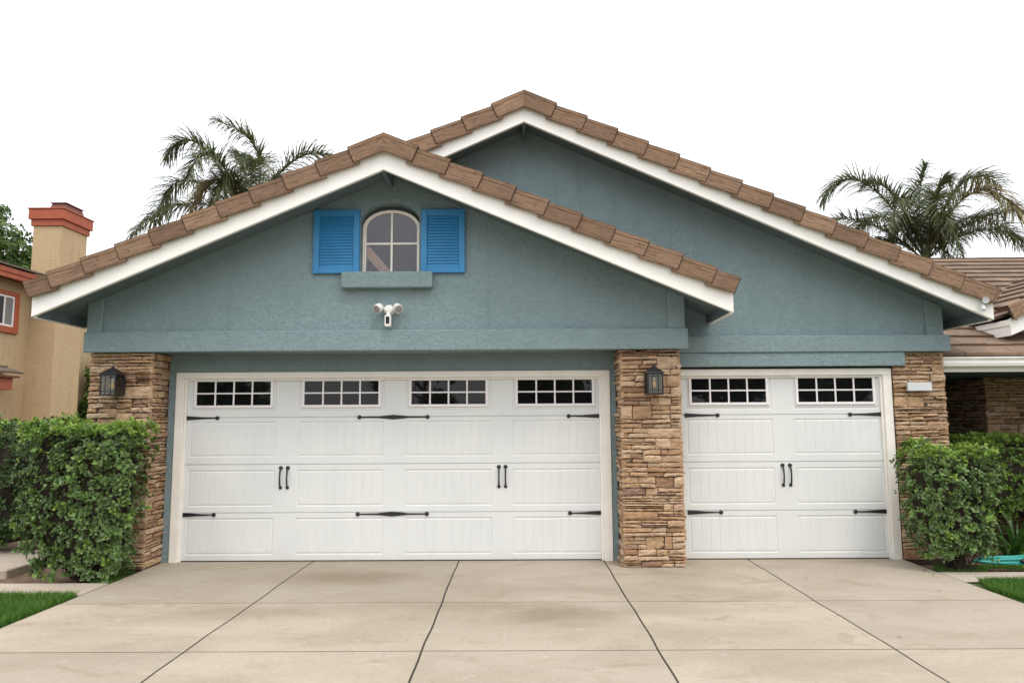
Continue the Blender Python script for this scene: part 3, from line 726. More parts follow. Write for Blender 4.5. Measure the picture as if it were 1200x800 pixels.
def rake_tiles(x_top, z_top, sd, length, s_, y0, seed, zoff=.0, clip=None):
    """row of L-shaped edge tiles down one rake"""
    rr = random.Random(seed); c = 1/math.sqrt(1+s_*s_); d = Vector((sd*c, 0, -s_*c)); nrm = Vector((sd*s_*c, 0, c))
    b = MB(); exp = .372; k = int(math.ceil(length/exp)); back = Vector((0, 1, 0))
    fh = .178; dep = .24
    for i in range(k):
        t0 = i*exp-.03; t1 = min((i+1)*exp+.02, length+.0)
        if i == 0: t0 = 0
        lift0 = -.008; lift1 = .023+rr.uniform(-.004, .004); out = .014+rr.uniform(-.003, .004)
        P0 = Vector((x_top, y0, z_top))+d*t0+nrm*(lift0 if i else lift1-.006); P1 = Vector((x_top, y0, z_top))+d*t1+nrm*lift1
        along = P1-P0
        # front leaf, with two pressed grooves
        dn = -nrm*fh; yo = -out
        A0, A1 = P0, P1
        def ring(P, yo_, front_only=False):
            pr = [(0, dep), (0, 0), (-.036, 0), (-.039, .005), (-.042, .005), (-.045, 0), (-.158, 0), (-fh, .004), (-fh, .03), (-.03, .032), (-.03, dep)]
            return [P + nrm*h + back*(y+yo_) for h, y in pr]
        if i == 0: # mitred top at the peak: cut vertically
            r0 = [Vector((x_top, q.y, z_top + (q-P0).dot(nrm)/c + (lift1-.006)/c)) for q in ring(P0, yo)]
        else: r0 = ring(P0, 0)
        r1 = ring(P1, yo); m_ = len(r0)
        u0 = rr.random()*50; v0 = rr.random()*50; L_ = along.length
        us = []; acc = [0]
        for j in range(1, m_+1): acc.append(acc[-1]+(r1[j % m_]-r1[j-1]).length)
        fs = []
        for j in range(m_):
            f = (j, (j+1) % m_, m_+(j+1) % m_, m_+j); uv = [(u0, v0+acc[j]), (u0, v0+acc[j+1]), (u0+L_, v0+acc[j+1]), (u0+L_, v0+acc[j])]
            if sd < 0: f = f[::-1]; uv = uv[::-1]
            fs.append(f); us.append(uv)
        def cap(rg, flip):
            idx = list(rg)
            return tuple(idx if not flip else idx[::-1])
        # end caps as two rectangles each (the ring is an L)
        for off, fl in ((0, sd < 0), (m_, sd > 0)):
            for q in ((0, 1, 9, 10), (1, 2, 3, 4, 5, 6, 7, 8, 9)):
                f = tuple(off+k_ for k_ in (q if not fl else q[::-1])); fs.append(f); us.append([(u0, v0+k_*.02) for k_ in range(len(f))])
        b.add(r0+r1, fs, us)
        if i or True:      # dark strip: mortar joint plus painted shade at the tile's lower end
            q0 = [v_-nrm*.004 for v_ in ring(P1, yo+.004)]; q1 = [v_+d*.009 for v_ in q0]
            b.add(q0+q1, [((j, (j+1) % m_, m_+(j+1) % m_, m_+j) if sd > 0 else (m_+j, m_+(j+1) % m_, (j+1) % m_, j)) for j in range(m_)], mi=2)
        # nail head
        if i and rr.random() < .8:
            q = P0.lerp(P1, .72)+nrm*-.115+back*(-.004-out*.8); b.lathe([(.006, .0), (.005, -.003)], q, 'y', 6, mi=1)
    o = b.build('rake_tiles', [M['raketile'], M['black'], M['tile_joint_shade']], HOUSE); md = o.modifiers.new('Bevel', 'BEVEL'); md.width = .005; md.segments = 2; md.limit_method = 'ANGLE'; md.angle_limit = R(40)
    return o
sa = math.sqrt(1+AS*AS); sb = math.sqrt(1+BS*BS)
zrA = AZ+.17+.190; zrB = BZ+.155+.178
rake_tiles(AX, zrA, -1, (AH+.055)*sa, AS, -1.0, 1); rake_tiles(AX, zrA, 1, (AH+.055)*sa, AS, -1.0, 2)
rake_tiles(BX, zrB, 1, (BH+.045)*sb, BS, -.55, 3); rake_tiles(BX, zrB, -1, 1.36*sb, BS, -.55, 4)
def slope_tiles(cx, zdeck, s_, half, y0, y1, sd, seed, top_clip=0):
    k = math.sqrt(1+s_*s_); xe = cx+sd*(half+.04); ze = zdeck-s_*(half+.04)
    b = MB(); sdir = Vector((-sd, 0, s_)); a = Vector((0, sd, 0))
    O = (xe, y0 if sd > 0 else y1, ze); tile_field(b, O, a, sdir, y1-y0, (half+.04-top_clip)*k, seed)
    return part(b, 'roof_tiles', M['tile'])
slope_tiles(AX, AZ+.18, AS, AH, -.76, -.055, 1, 11)
slope_tiles(AX, AZ+.18, AS, AH, -.76, .1, -1, 12)
slope_tiles(BX, BZ+.17, BS, BH, -.31, 9.3, 1, 13)
slope_tiles(BX, BZ+.17, BS, BH, .1, 9.3, -1, 14)
for (cx, zt, y0, y1) in ((AX, zrA, -.74, .0), (BX, zrB, -.30, 9.3)):
    b = MB(); y = y0
    while y < y1:
        for sd, s_ in ((-1, AS), (1, AS)):
            c_ = 1/math.sqrt(1+s_*s_); d = Vector((sd*c_, 0, -s_*c_)); nn = Vector((sd*s_*c_, 0, c_)); O = Vector((cx, y, zt-.10))
            if sd > 0: b.obox(O, Vector((0, .36, .0))+Vector((0, 0, -.012)), -nn*.025 + Vector((0,0,0)), d*.16) if Vector((0,.36,-.012)).cross(-nn*.025).dot(d) > 0 else b.obox(O, d*.16, Vector((0, .36, -.012)), nn*.025)
            else: b.obox(O, Vector((0, .36, -.012)), d*.16, nn*.025) if Vector((0,.36,-.012)).cross(d).dot(nn) > 0 else b.obox(O, d*.16, Vector((0, .36, -.012)), nn*.025)
        y += .34
    part(b, 'ridge_tiles', M['tile'])

# garage doors ----------------------------------------------------------
SEC = [0.012, .535, 1.075, 1.607, 2.085]
ROWS = [(.072, .478), (.605, 1.012), (1.158, 1.558)]
def garage_door(x0, x1, cols, label, hinges, handles):
    xs = {x0, x1}; zs = {SEC[0], SEC[-1]}
    hw = .492
    for c in cols:
        for sd in (-1, 1):
            e = c+sd*hw
            for d in (0, .006, .018, .026): xs.add(round(e-sd*d, 5))
        ng = 9
        for g in range(1, ng):
            gx = c-hw+.03+(2*hw-.06)*g/ng
            for d in (-.0065, -.0015, .0015, .0065): xs.add(round(gx+d, 5))
    for z in SEC[1:-1]:
        for d in (-.007, -.003, .003, .007): zs.add(round(z+d, 5))
    for r0, r1 in ROWS+[(1.665, 2.055)]:
        for e, sd in ((r0, -1), (r1, 1)):
            for d in (0, .006, .018, .026): zs.add(round(e-sd*d, 5))
    xs = sorted(xs); zs = sorted(zs)
    def prof(d):      # depth below the face against the distance inside a panel edge
        if d <= 0: return 0
        if d < .006: return .0065*d/.006
        if d < .018: return .0065
        if d < .026: return .0065-.0045*(d-.018)/.008
        return .002
    def depth(x, z):
        for zj in SEC[1:-1]:
            d = abs(z-zj)
            if d < .0031: return .012
        for k, (r0, r1) in enumerate(ROWS+[(1.665, 2.055)]):
            if r0 < z < r1:
                for c in cols:
                    if abs(x-c) < hw:
                        din = min(hw-abs(x-c), z-r0, r1-z); dd = prof(din)
                        if k < 3 and din >= .0259:
                            for g in range(1, 9):
                                gx = c-hw+.03+(2*hw-.06)*g/9
                                if abs(x-gx) < .002: return .0058
                        return dd
        return 0
    nx, nz = len(xs), len(zs)
    V = [(x, depth(x, z), z) for z in zs for x in xs]
    F = [(j*nx+i, j*nx+i+1, (j+1)*nx+i+1, (j+1)*nx+i) for j in range(nz-1) for i in range(nx-1)]
    b = MB(); b.add(V, F); b.box(x0, x1, .02, .055, SEC[0], SEC[-1])
    door = b.build('garage_door', M['door'], HOUSE); door['label'] = label
    for c in cols:
        w = MB(); hwx, z0, z1 = .455, 1.716, 2.048; fr = .030
        y0_ = -.016
        w.box(c-hwx, c+hwx, y0_, .008, z0, z0+fr); w.box(c-hwx, c+hwx, y0_, .008, z1-fr, z1)
        w.box(c-hwx, c-hwx+fr, y0_+.0005, .008, z0+fr, z1-fr); w.box(c+hwx-fr, c+hwx, y0_+.0005, .008, z0+fr, z1-fr)
        for g in range(1, 4):
            gx = c-hwx+fr+(2*hwx-2*fr)*g/4; w.box(gx-.0095, gx+.0095, y0_+.004, .008, z0+fr, z1-fr)
        zm = (z0+z1)/2; w.box(c-hwx+fr, c+hwx-fr, y0_+.0055, .008, zm-.0085, zm+.0085)
        wo = w.build('window_frame', M['vinyl'], door, .003)
        g = MB(); g.box(c-hwx+fr-.004, c+hwx-fr+.004, -.0045, .0, z0+fr-.004, z1-fr+.004); g.build('window_pane', M['glass'], door)
    s = MB(); s.box(x0, x1, -.004, .03, -.004, .011); s.build('bottom_seal', M['rubber'], door)
    for (kind, x) in hinges:
        for z in (1.603, .517):
            h = MB()
            if kind == 'c':
                top = [(-.375, .007), (-.18, .009), (-.10, .017), (0, .026), (.10, .017), (.18, .009), (.375, .007)]
                knobs = (-.39, .39)
            else:
                sg = 1 if kind == 'l' else -1
                top = [(0, .025), (.05*sg, .0215), (.22*sg, .011), (.36*sg, .006)]; knobs = (.375*sg,)
            pts = [(x+a, z+h_) for a, h_ in top]+[(x+a, z-h_) for a, h_ in reversed(top)]
            h.prism(pts, -.011, -.001)
            for k in knobs: h.lathe([(.0235, -.001), (.0235, -.012), (.016, -.017), (.008, -.019)], (x+k, 0, z), 'y', 14)
            h.build('strap_hinge', M['black'], door, .0025)
    for x in handles:
        h = MB()
        for zz, r_ in ((1.035, .023), (.815, .019)):
            h.lathe([(r_, -.001), (r_, -.008), (r_*.6, -.014)], (x, 0, zz), 'y', 14)
        h.tube([(x, -.006, 1.03), (x, -.032, 1.0), (x, -.042, .925), (x, -.032, .845), (x, -.006, .818)], [.010, .0095, .0085, .0095, .010], 10)
        h.build('handle', M['black'], door, smooth=False)
    return door
garage_door(-3.815, .990, [-3.245, -2.005, -.775, .445], 'wide white garage door with four windows and three hinge columns', [('l', -3.80), ('c', -1.405), ('r', .975)], [-2.68, -2.60, -.20, -.125])
garage_door(1.835, 4.200, [2.435, 3.655], 'narrow white garage door with two windows right of the middle pillar', [('l', 1.925), ('r', 4.185)], [3.015, 3.098])
# white door frames
b = MB(); b.box(-3.895, -3.800, -.052, .06, -.01, 2.05); b.box(.975, 1.071, -.052, .06, -.01, 2.05); b.box(-3.895, 1.071, -.054, .06, 2.05, 2.123)
b.box(-3.80, -3.775, -.028, .0, .0, 2.05); b.box(.95, .975, -.028, .0, .0, 2.05); b.box(-3.80, .975, -.03, .0, 2.028, 2.0495)
part(b, 'door_frame', M['frame'], .004)
b = MB(); b.box(4.185, 4.283, -.052, .06, -.01, 2.05); b.box(1.802, 4.283, -.054, .06, 2.05, 2.125)
b.box(4.158, 4.185, -.028, .0, .0, 2.05); b.box(1.802, 4.185, -.03, .0, 2.028, 2.0495); b.box(1.802, 1.84, -.03, .06, .0, 2.027)
part(b, 'door_frame', M['frame'], .004)

# arched window -----------------------------------------------------------
g = MB(); g.prism(arch(WR-.02, WZ0+.01, WZS-.065), -.332, -.328); win = g.build('arched_window', M['glass_gable'], HOUSE)
fr = MB(); n = 24
def arch_band(b, r0, r1, y0, y1):
    a = arch(r1, WZ0, WZS-.055, n)[1:]; c_ = arch(r0, WZ0+.03, WZS-.055, n, sq=.63)[1:]
    a = a+[(WX-r1, WZ0)]; c_ = c_+[(WX-r0, WZ0+.03)]
    m_ = len(a); v = [(x, y0, z) for x, z in a]+[(x, y0, z) for x, z in c_]+[(x, y1, z) for x, z in a]+[(x, y1, z) for x, z in c_]
    f = []
    for i in range(m_):
        j = (i+1) % m_
        f += [(i, m_+i, m_+j, j), (2*m_+i, 2*m_+j, 3*m_+j, 3*m_+i), (i, j, 2*m_+j, 2*m_+i), (m_+j, m_+i, 3*m_+i, 3*m_+j)]
    b.add(v, f)
arch_band(fr, WR-.024, WR-.001, -.362, -.32)
arch_band(fr, WR-.040, WR-.0245, -.350, -.32)
fr.box(WX-.012, WX+.012, -.346, -.333, WZ0+.03, WZS+.65*WR-.085); fr.box(WX-WR+.03, WX-.0125, -.344, -.333, 3.530, 3.554); fr.box(WX+.0125, WX+WR-.03, -.344, -.333, 3.530, 3.554)
fr.build('window_frame', mat_plain('cream_window_frame', (.90,.86,.80), .4, var=.03), win, .003)
b = MB(); b.box(-1.905, -.905, -.545, -.452, 3.005, 3.186); b.build('window_sill', M['teal_trim'], win, .015, seg=2)
b = MB(); b.obox((WX-.40, -.30, 3.53), Vector((.40, 0, -.46)), Vector((0, .05, 0)), Vector((.075, 0, .065))) if Vector((.40,0,-.46)).cross(Vector((0,.05,0))).dot(Vector((.075,0,.065))) > 0 else b.obox((WX-.40, -.25, 3.53), Vector((.40, 0, -.46)), Vector((0, -.05, 0)), Vector((.075, 0, .065)))
b.build('timber_brace', M['brace'], win)
b = MB(); b.box(WX-.38, WX+.38, -.068, -.0615, WZ0-.05, WZS+.62*WR+.05); b.build('dark_room', M['room'], win)
# shutters
for (x0, x1) in ((-2.235, -1.722), (-1.042, -.555)):
    s = MB(); z0, z1 = 3.178, 3.895; f_ = .068
    s.box(x0, x0+f_, -.492, -.452, z0, z1); s.box(x1-f_, x1, -.492, -.452, z0, z1); s.box(x0+f_, x1-f_, -.491, -.452, z1-f_*1.05, z1); s.box(x0+f_, x1-f_, -.491, -.452, z0, z0+f_*1.05)
    o = s.build('shutter', M['blue'], HOUSE, .004)
    s = MB(); k = 17; a, c_ = z0+f_*1.05, z1-f_*1.05; st = (c_-a)/k
    for i in range(k):
        z = a+st*i
        s.obox((x0+f_, -.481, z), (x1-x0-2*f_, 0, 0), (0, .022, .010), (0, .012, st*1.02))if True else None
    s.box(x0+f_-.002, x1-f_+.002, -.458, -.4515, a-.002, c_+.002)
    s.build('louvres', M['blue'], o, .0015)

# right wing: roof, gutter, porch ------------------------------------------
WS = .4255; GY, GZ = .10, 2.27
b = MB(); zz = lambda y: GZ+WS*(y-GY)
def xprism(b, pts, x0, x1, mi=0):
    t = MB(); t.prism(pts, 0, 1); A = [(x0 if y == 0 else x1, p_[0], p_[1]) for p_, y in [((v[0], v[2]), v[1]) for v in t.v]]
    b.add(A, [f[::-1] for f in t.f], mi=mi)
xprism(b, [(GY+.02, zz(GY)-.14), (5.7, zz(5.7)-.14), (11.3, zz(GY)-.14), (11.3, zz(GY)-.03), (5.7, zz(5.7)-.03), (GY+.02, zz(GY+.02)-.03)], 4.90, 13)
part(b, 'roof_deck', M['teal_shaded'])
b = MB(); tile_field(b, (4.9, GY-.03, zz(GY-.03)-.02), (1, 0, 0), (0, 1, WS), 8.1, 5.65*math.sqrt(1+WS*WS), 21)
part(b, 'roof_tiles', M['tile'])
b = MB(); tile_field(b, (2.0, 1.2, zz(1.2)-.02), (1, 0, 0), (0, 1, WS), 2.89, 4.52*math.sqrt(1+WS*WS), 22)
part(b, 'roof_tiles', M['tile'])
b = MB(); x = 2.0
while x < 13:
    b.obox((x, 5.60, zz(5.7)-.05), (.37, 0, .012), (0, .12, .045), (0, -.01, .026)); b.obox((x, 5.72, zz(5.7)-.0), (.37, 0, .012), (0, .12, -.045), (0, .01, .026)); x += .34
part(b, 'ridge_tiles', M['tile'])
b = MB()   # gutter and fascia
xprism(b, [(GY-.01, 2.13), (GY-.105, 2.145), (GY-.118, 2.185), (GY-.10, 2.20), (GY-.10, 2.215), (GY-.135, 2.235), (GY-.135, 2.25), (GY-.12, 2.25), (GY-.05, 2.247), (GY-.01, 2.247)], 4.895, 13)
part(b, 'gutter', M['white'], .002)
b = MB(); b.box(4.88, 13, GY-.008, GY+.03, 2.085, 2.245); part(b, 'eave_board', M['white'])
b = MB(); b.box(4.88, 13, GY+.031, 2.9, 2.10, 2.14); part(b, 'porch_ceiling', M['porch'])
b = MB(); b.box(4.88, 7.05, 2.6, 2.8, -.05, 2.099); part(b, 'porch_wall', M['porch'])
b = MB(); b.box(7.03, 13, 1.55, 10, -.05, 2.5); b.box(4.875, 7.03, 2.81, 10, -.05, 2.5); part(b, 'side_wall', M['teal'])
stone_pillar('stone_pillar', 6.42, 7.06, 1.60, 2.6, 2.099, 400, HOUSE, right=False)
# small entry gable riding on the wing roof
EX, EZ = 8.35, 2.54; EH = 8.35-6.0
ze = lambda x, o=0: EZ+o+AS*(EH-abs(x-EX))
for sd in (-1, 1):
    xe = EX+sd*EH
    b = MB(); b.prism([(EX, ze(EX)), (xe, ze(xe)), (xe, ze(xe, .20)), (EX, ze(EX, .20))], .40, .445); part(b, 'rake_board', M['white'], .004)
    b = MB(); b.prism([(EX, ze(EX, .10)), (xe-sd*.02, ze(xe, .10)), (xe-sd*.02, ze(xe, .19)), (EX, ze(EX, .19))], .446, 3.6); part(b, 'roof_deck', M['teal_shaded'])
    b = MB(); x0_, x1_ = sorted((xe-sd*.03, xe+sd*.003)); b.box(x0_, x1_, .446, 2.4, ze(xe)+.0, ze(xe, .19)); b.box(x0_-.012, x1_+.012, .42, 2.4, ze(xe, .125), ze(xe, .195)); part(b, 'eave_board', M['white'], .002)
    slope_tiles(EX, EZ+.20+AS*EH+.0, AS, EH, .58, 6., sd, 31+sd)
    rake_tiles(EX, EZ+AS*EH+.36, sd, (EH+.05)*sa, AS, .35, 41+sd)
b = MB(); b.prism([(6.25, 2.3), (10.4, 2.3), (10.4, ze(10.4, .09)), (EX, ze(EX, .09)), (6.25, ze(6.25, .09))], .85, .95); part(b, 'gable_wall', M['teal'])

# ---------------------------------------------------------------- things on the house
def lantern(x, y, z, label, yaw=0):
    """x centre, y wall face, z middle"""
    root = empty('wall_lantern', (x, y, z), label, 'wall lamp', 'lanterns on the stone pillars')
    w, h, d = .078, .205, .078; cy = y-.115; T = Matrix.Identity(4)
    b = MB(); b.box(x-.045, x+.045, y-.014, y+.02, z-.12, z+.02); b.box(x-.018, x+.018, y-.06, y-.013, z-.04, z+.0); keep(b.build('back_plate', M['black'], bevel=.004), root)
    f = MB(); zb0, zt0 = z-.125, z+.072
    for sx in (-1, 1):
        for sy in (-1, 1): f.box(x+sx*w-.007, x+sx*w+.007, cy+sy*d-.007, cy+sy*d+.007, zb0, zt0)
        f.box(x+sx*.030-.004, x+sx*.030+.004, cy-d-.004, cy-d+.004, zb0, zt0); f.box(x+sx*w-.0035, x+sx*w+.0035, cy-.030-.004, cy-.030+.004, zb0, zt0); f.box(x+sx*w-.0035, x+sx*w+.0035, cy+.030-.004, cy+.030+.004, zb0, zt0)
    for zz_ in (zb0+.025, zt0-.022):
        f.box(x-w-.005, x+w+.005, cy-d-.0055, cy-d+.0045, zz_, zz_+.007); f.box(x-w-.0045, x-w+.0055, cy-d, cy+d, zz_, zz_+.007); f.box(x+w-.0055, x+w+.0045, cy-d, cy+d, zz_, zz_+.007)
    f.box(x-w-.010, x+w+.010, cy-d-.010, cy+d+.010, zb0-.014, zb0); f.box(x-w-.010, x+w+.010, cy-d-.010, cy+d+.010, zt0, zt0+.013)
    f.box(x-w-.006, x+w+.006, cy+d-.002, cy+d+.036, zb0, zt0)
    keep(f.build('cage', M['black'], bevel=.0015), root)
    r = MB(); v = []
    for (hw_, zz_) in ((.101, zt0+.0135), (.098, zt0+.020), (.028, zt0+.078), (.024, zt0+.083)):
        v += [(x-hw_, cy-hw_, zz_), (x+hw_, cy-hw_, zz_), (x+hw_, cy+hw_, zz_), (x-hw_, cy+hw_, zz_)]
    fs = [(3, 2, 1, 0), (12, 13, 14, 15)]
    for k in range(3):
        for j in range(4): fs.append((k*4+j, k*4+(j+1) % 4, k*4+4+(j+1) % 4, k*4+4+j))
    r.add(v, fs); r.lathe([(.018, zt0+.083-z), (.020, zt0+.093-z), (.008, zt0+.104-z)], (x, cy, z), 'z', 10)
    keep(r.build('lamp_roof', M['black'], bevel=.002), root)
    g = MB()
    g.box(x-w, x+w, cy-d-.0015, cy-d+.0005, zb0, zt0); g.box(x-w-.0015, x-w+.0005, cy-d+.002, cy+d, zb0, zt0); g.box(x+w-.0005, x+w+.0015, cy-d+.002, cy+d, zb0, zt0)
    keep(g.build('glass_panes', M['glass_clear']), root)
    bu = MB(); bu.lathe([(.010, .045), (.012, .03), (.022, .0), (.024, -.02), (.016, -.045), (.005, -.055)][::-1], (x, cy, z-.02), 'z', 12); keep(bu.build('bulb', M['amber'], smooth=True), root)
    bu = MB(); bu.lathe([(.013, .026), (.013, .065)], (x, cy, z-.02), 'z', 10); keep(bu.build('bulb_socket', M['plastic']), root)
    return root
lantern(-4.345, -.44, 1.985, 'black iron lantern on the left stone pillar above the square shrub')
lantern(1.478, -.44, 1.965, 'black iron lantern on the middle stone pillar between the garage doors')

def floodcam():
    x, y, z = -1.385, -.452, 2.765
    root = empty('security_floodlight', (x, y, z), 'white security camera with two floodlights below the arched window', 'security light')
    b = MB(); b.lathe([(.062, 0), (.062, -.02), (.055, -.045), (.045, -.07), (.02, -.082)], (x, y, z), 'y', 22); keep(b.build('mount', M['plastic'], smooth=False, bevel=.002), root)
    for sd in (-1, 1):
        c = Vector((x+sd*.108, y-.095, z+.012)); d = Vector((sd*.42, -.75, -.50)).normalized()
        h = MB(); prof = [(.018, -.055), (.040, -.045), (.048, -.01), (.050, .022), (.050, .030), (.044, .030)]
        q = d.to_track_quat('Z', 'Y').to_matrix().to_4x4(); X = Matrix.Translation(c) @ q
        h.lathe(prof, (0, 0, 0), 'z', 20); o = h.build('lamp_head', M['plastic'], xf=X, bevel=.002); keep(o, root)
        e = MB(); e.lathe([(.0435, .0255), (.0435, .0305), (.02, .0335)], (0, 0, 0), 'z', 20); k = e.build('lens', M['grey'], xf=X); k.parent = o
        a = MB(); a.tube([(x+sd*.04, y-.04, z+.01), (x+sd*.075, y-.055, z+.028), c-d*.03], [.016, .015, .014], 10); keep(a.build('arm', M['plastic']), root)
    b = MB(); b.tube([(x, y-.06, z-.03), (x, y-.085, z-.075)], [.02, .02], 10)
    b.prism([(x-.026, z-.190), (x+.026, z-.190), (x+.034, z-.176), (x+.034, z-.075), (x+.028, z-.065), (x-.028, z-.065), (x-.034, z-.075), (x-.034, z-.176)], y-.115, y-.055)
    cam_ = keep(b.build('camera_body', M['plastic'], bevel=.006, seg=2), root)
    b = MB(); b.box(x-.019, x+.019, y-.118, y-.1145, z-.160, z-.082); k = b.build('camera_face', M['darkglass']); k.parent = cam_
    b = MB(); b.lathe([(.012, -.118), (.012, -.122), (.006, -.125)], (x, y, z-.145), 'y', 14); k = b.build('lens', M['black']); k.parent = cam_
floodcam()

def rake_lamp():
    x, y, z = 5.085, -.502, 2.80
    root = empty('floodlight', (x, y, z), 'small pale floodlight on the lower right end of the roof edge', 'floodlight')
    b = MB(); b.lathe([(.028, 0), (.028, -.012), (.012, -.018)], (x, y, z), 'y', 14); b.tube([(x, y-.012, z), (x-.01, y-.045, z+.02)], .008, 8); keep(b.build('mount', M['plate']), root)
    d = Vector((-.35, -.8, -.25)).normalized(); X = Matrix.Translation((x-.012, y-.07, z+.022)) @ d.to_track_quat('Z', 'Y').to_matrix().to_4x4()
    b = MB(); b.lathe([(.014, -.04), (.026, -.03), (.034, .02), (.034, .028), (.027, .024)], (0, 0, 0), 'z', 16); keep(b.build('lamp_head', M['plate'], xf=X), root)
    X2 = Matrix.Translation((x-.03, y-.05, z-.06)) @ Vector((-.2, -.5, -.8)).normalized().to_track_quat('Z', 'Y').to_matrix().to_4x4()
    b = MB(); b.lathe([(.016, -.045), (.022, -.03), (.022, .03), (.012, .04)], (0, 0, 0), 'z', 14); keep(b.build('motion_sensor', M['plate'], xf=X2), root)
rake_lamp()
b = MB(); b.box(0, .272, 0, .028, 0, .096); b.box(.004, .268, -.004, -.0005, .004, .092, mi=0)
pq = b.build('house_number_plaque', M['plate'], bevel=.004); pq.location = (4.408, -.150, 1.860); tag(pq, 'blank pale rectangular plaque on the right stone pillar', 'plaque')

# ---------------------------------------------------------------- garden things at the right
pts = []; rr = random.Random(4)
for i in range(181):
    t = i/180; a = t*2*math.pi*3.6; r = 1-.12*t
    pts.append((5.42+.52*r*math.cos(a)+.02*math.sin(a*1.7), -.34+.10*r*math.sin(a), .018+.050*t+.012*math.sin(a*2.3)))
pts += [(5.9+.25*i/6*6/2, -.36-.02*i, .05-.006*i) for i in range(7)]
b = MB(); b.tube(pts, .0145, 8); hs = b.build('garden_hose', M['hose'], smooth=True); tag(hs, 'teal garden hose coiled flat on the ground beside the right shrub', 'hose')
noz = empty('hose_reel_fitting', (5.40, -.45, .02), 'dark hose sprayer with a silver collar lying on the teal hose', 'hose sprayer')
b = MB(); b.tube([(5.31, -0.455, .055), (5.36, -0.458, .058), (5.47, -0.462, .060), (5.50, -0.462, .06)], [.016, .030, .028, .02], 12); keep(b.build('grip', M['black']), noz)
b = MB(); b.tube([(5.385, -0.465, .066), (5.435, -0.467, .067)], [.033, .033], 12); keep(b.build('collar', M['silver']), noz)
for k, (x, w, d) in enumerate(((5.37, .20, .10), (5.60, .15, .09), (5.79, .22, .11), (6.06, .24, .10))):
    b = MB(); rr = random.Random(50+k); m_ = 9; p = []
    for i in range(m_):
        a = 2*math.pi*i/m_; p.append((w/2*math.copysign(abs(math.cos(a))**.6, math.cos(a))*rr.uniform(.9, 1.05), d/2*math.copysign(abs(math.sin(a))**.6, math.sin(a))*rr.uniform(.88, 1.05)))
    v = [(q[0], q[1], 0) for q in p]+[(q[0]*.94, q[1]*.92, .042+rr.uniform(-.004, .004)) for q in p]
    b.add(v, [tuple(range(m_-1, -1, -1)), tuple(range(m_, 2*m_))]+[(i, (i+1) % m_, m_+(i+1) % m_, m_+i) for i in range(m_)])
    o = b.build('edging_stone', M['flag'], bevel=.006); o.location = (x, -.52, -.03)
    tag(o, ['flat tan edging stone under the hose sprayer', 'small tan edging stone second from the shrub', 'tan edging stone third from the shrub below the hose', 'long tan edging stone at the right edge of the photo'][k], 'edging stone', 'tan stones edging the right flower bed')

# ---------------------------------------------------------------- neighbour house at the left
NB = empty('house', (-12, 6, 0), 'beige stucco neighbour house with terracotta trim and a tall chimney', 'house')
def npart(b, name, m, bevel=0, parent=None, **k): return keep(b.build(name, m, bevel=bevel, **k), NB)
b = MB(); b.box(-20, -10.38, -.5, 16, -.05, 4.66); npart(b, 'wall', M['beige'])
NE = -10.06; slope = .31
b = MB()
b.prism([(NE, 4.60), (-15.2, 4.60+slope*(15.2+NE)), (-15.2, 4.48+slope*(15.2+NE)), (NE, 4.48)], -.9, 6.76); b.prism([(NE-.4, 4.60+slope*.4), (-15.2, 4.60+slope*(15.2+NE)), (-15.2, 4.48+slope*(15.2+NE)), (NE-.4, 4.48+slope*.4)], 6.762, 16)
npart(b, 'roof_deck', M['terradark'])
b = MB(); b.box(NE-.01, NE+.03, -.95, 6.76, 4.41, 4.61); b.box(NE+.031, NE+.055, -.97, 6.76, 4.51, 4.61); npart(b, 'eave_board', M['terra'], .005)
b = MB(); b.box(-10.41, NE-.012, -.9, 6.76, 4.455, 4.478); npart(b, 'soffit', M['terradark'])
b = MB(); sd = Vector((-1, 0, slope)); tile_field(b, (NE+.08, -1.0, 4.60), (0, 1, 0), sd, 7.76, 5.3, 61); tile_field(b, (NE-.4, 6.77, 4.60+slope*.48), (0, 1, 0), sd, 9, 4.8, 62); npart(b, 'roof_tiles', M['ntile'])
# chimney
CX0, CX1, CY0, CY1, CZ = -10.42, -9.80, 6.80, 7.72, 5.79
b = MB(); b.box(CX0, CX1, CY0, CY1, -.05, CZ); ch = npart(b, 'chimney', M['beige'], .01)
def sub(b, name, m, bevel=0): o = b.build(name, m, bevel=bevel); o.parent = ch; return o
b = MB(); e = .035; b.box(CX0-e, CX1+e, CY0-e, CY1+e, CZ-.02, CZ+.12); e = .075; b.box(CX0-e, CX1+e, CY0-e, CY1+e, CZ+.12, CZ+.34); e = .095; b.box(CX0-e, CX1+e, CY0-e, CY1+e, CZ+.34, CZ+.365)
CAP = sub(b, 'chimney_cap', M['terra'], .006)
b = MB(); v = []
for (q, zz_) in ((.0, CZ+.365), (.05, CZ+.53)):
    v += [(CX0+.22+q, CY0+.12+q, zz_), (CX1-.0-q, CY0+.12+q, zz_), (CX1-.0-q, CY1-.12-q, zz_), (CX0+.22+q, CY1-.12-q, zz_)]
b.add(v, [(3, 2, 1, 0), (4, 5, 6, 7)]+[(j, (j+1) % 4, 4+(j+1) % 4, 4+j) for j in range(4)])
b.box(CX0+.24, CX1-.02, CY0+.14, CY1-.14, CZ+.53, CZ+.55)
FL = sub(b, 'flue_hood', M['terradark'], .004)
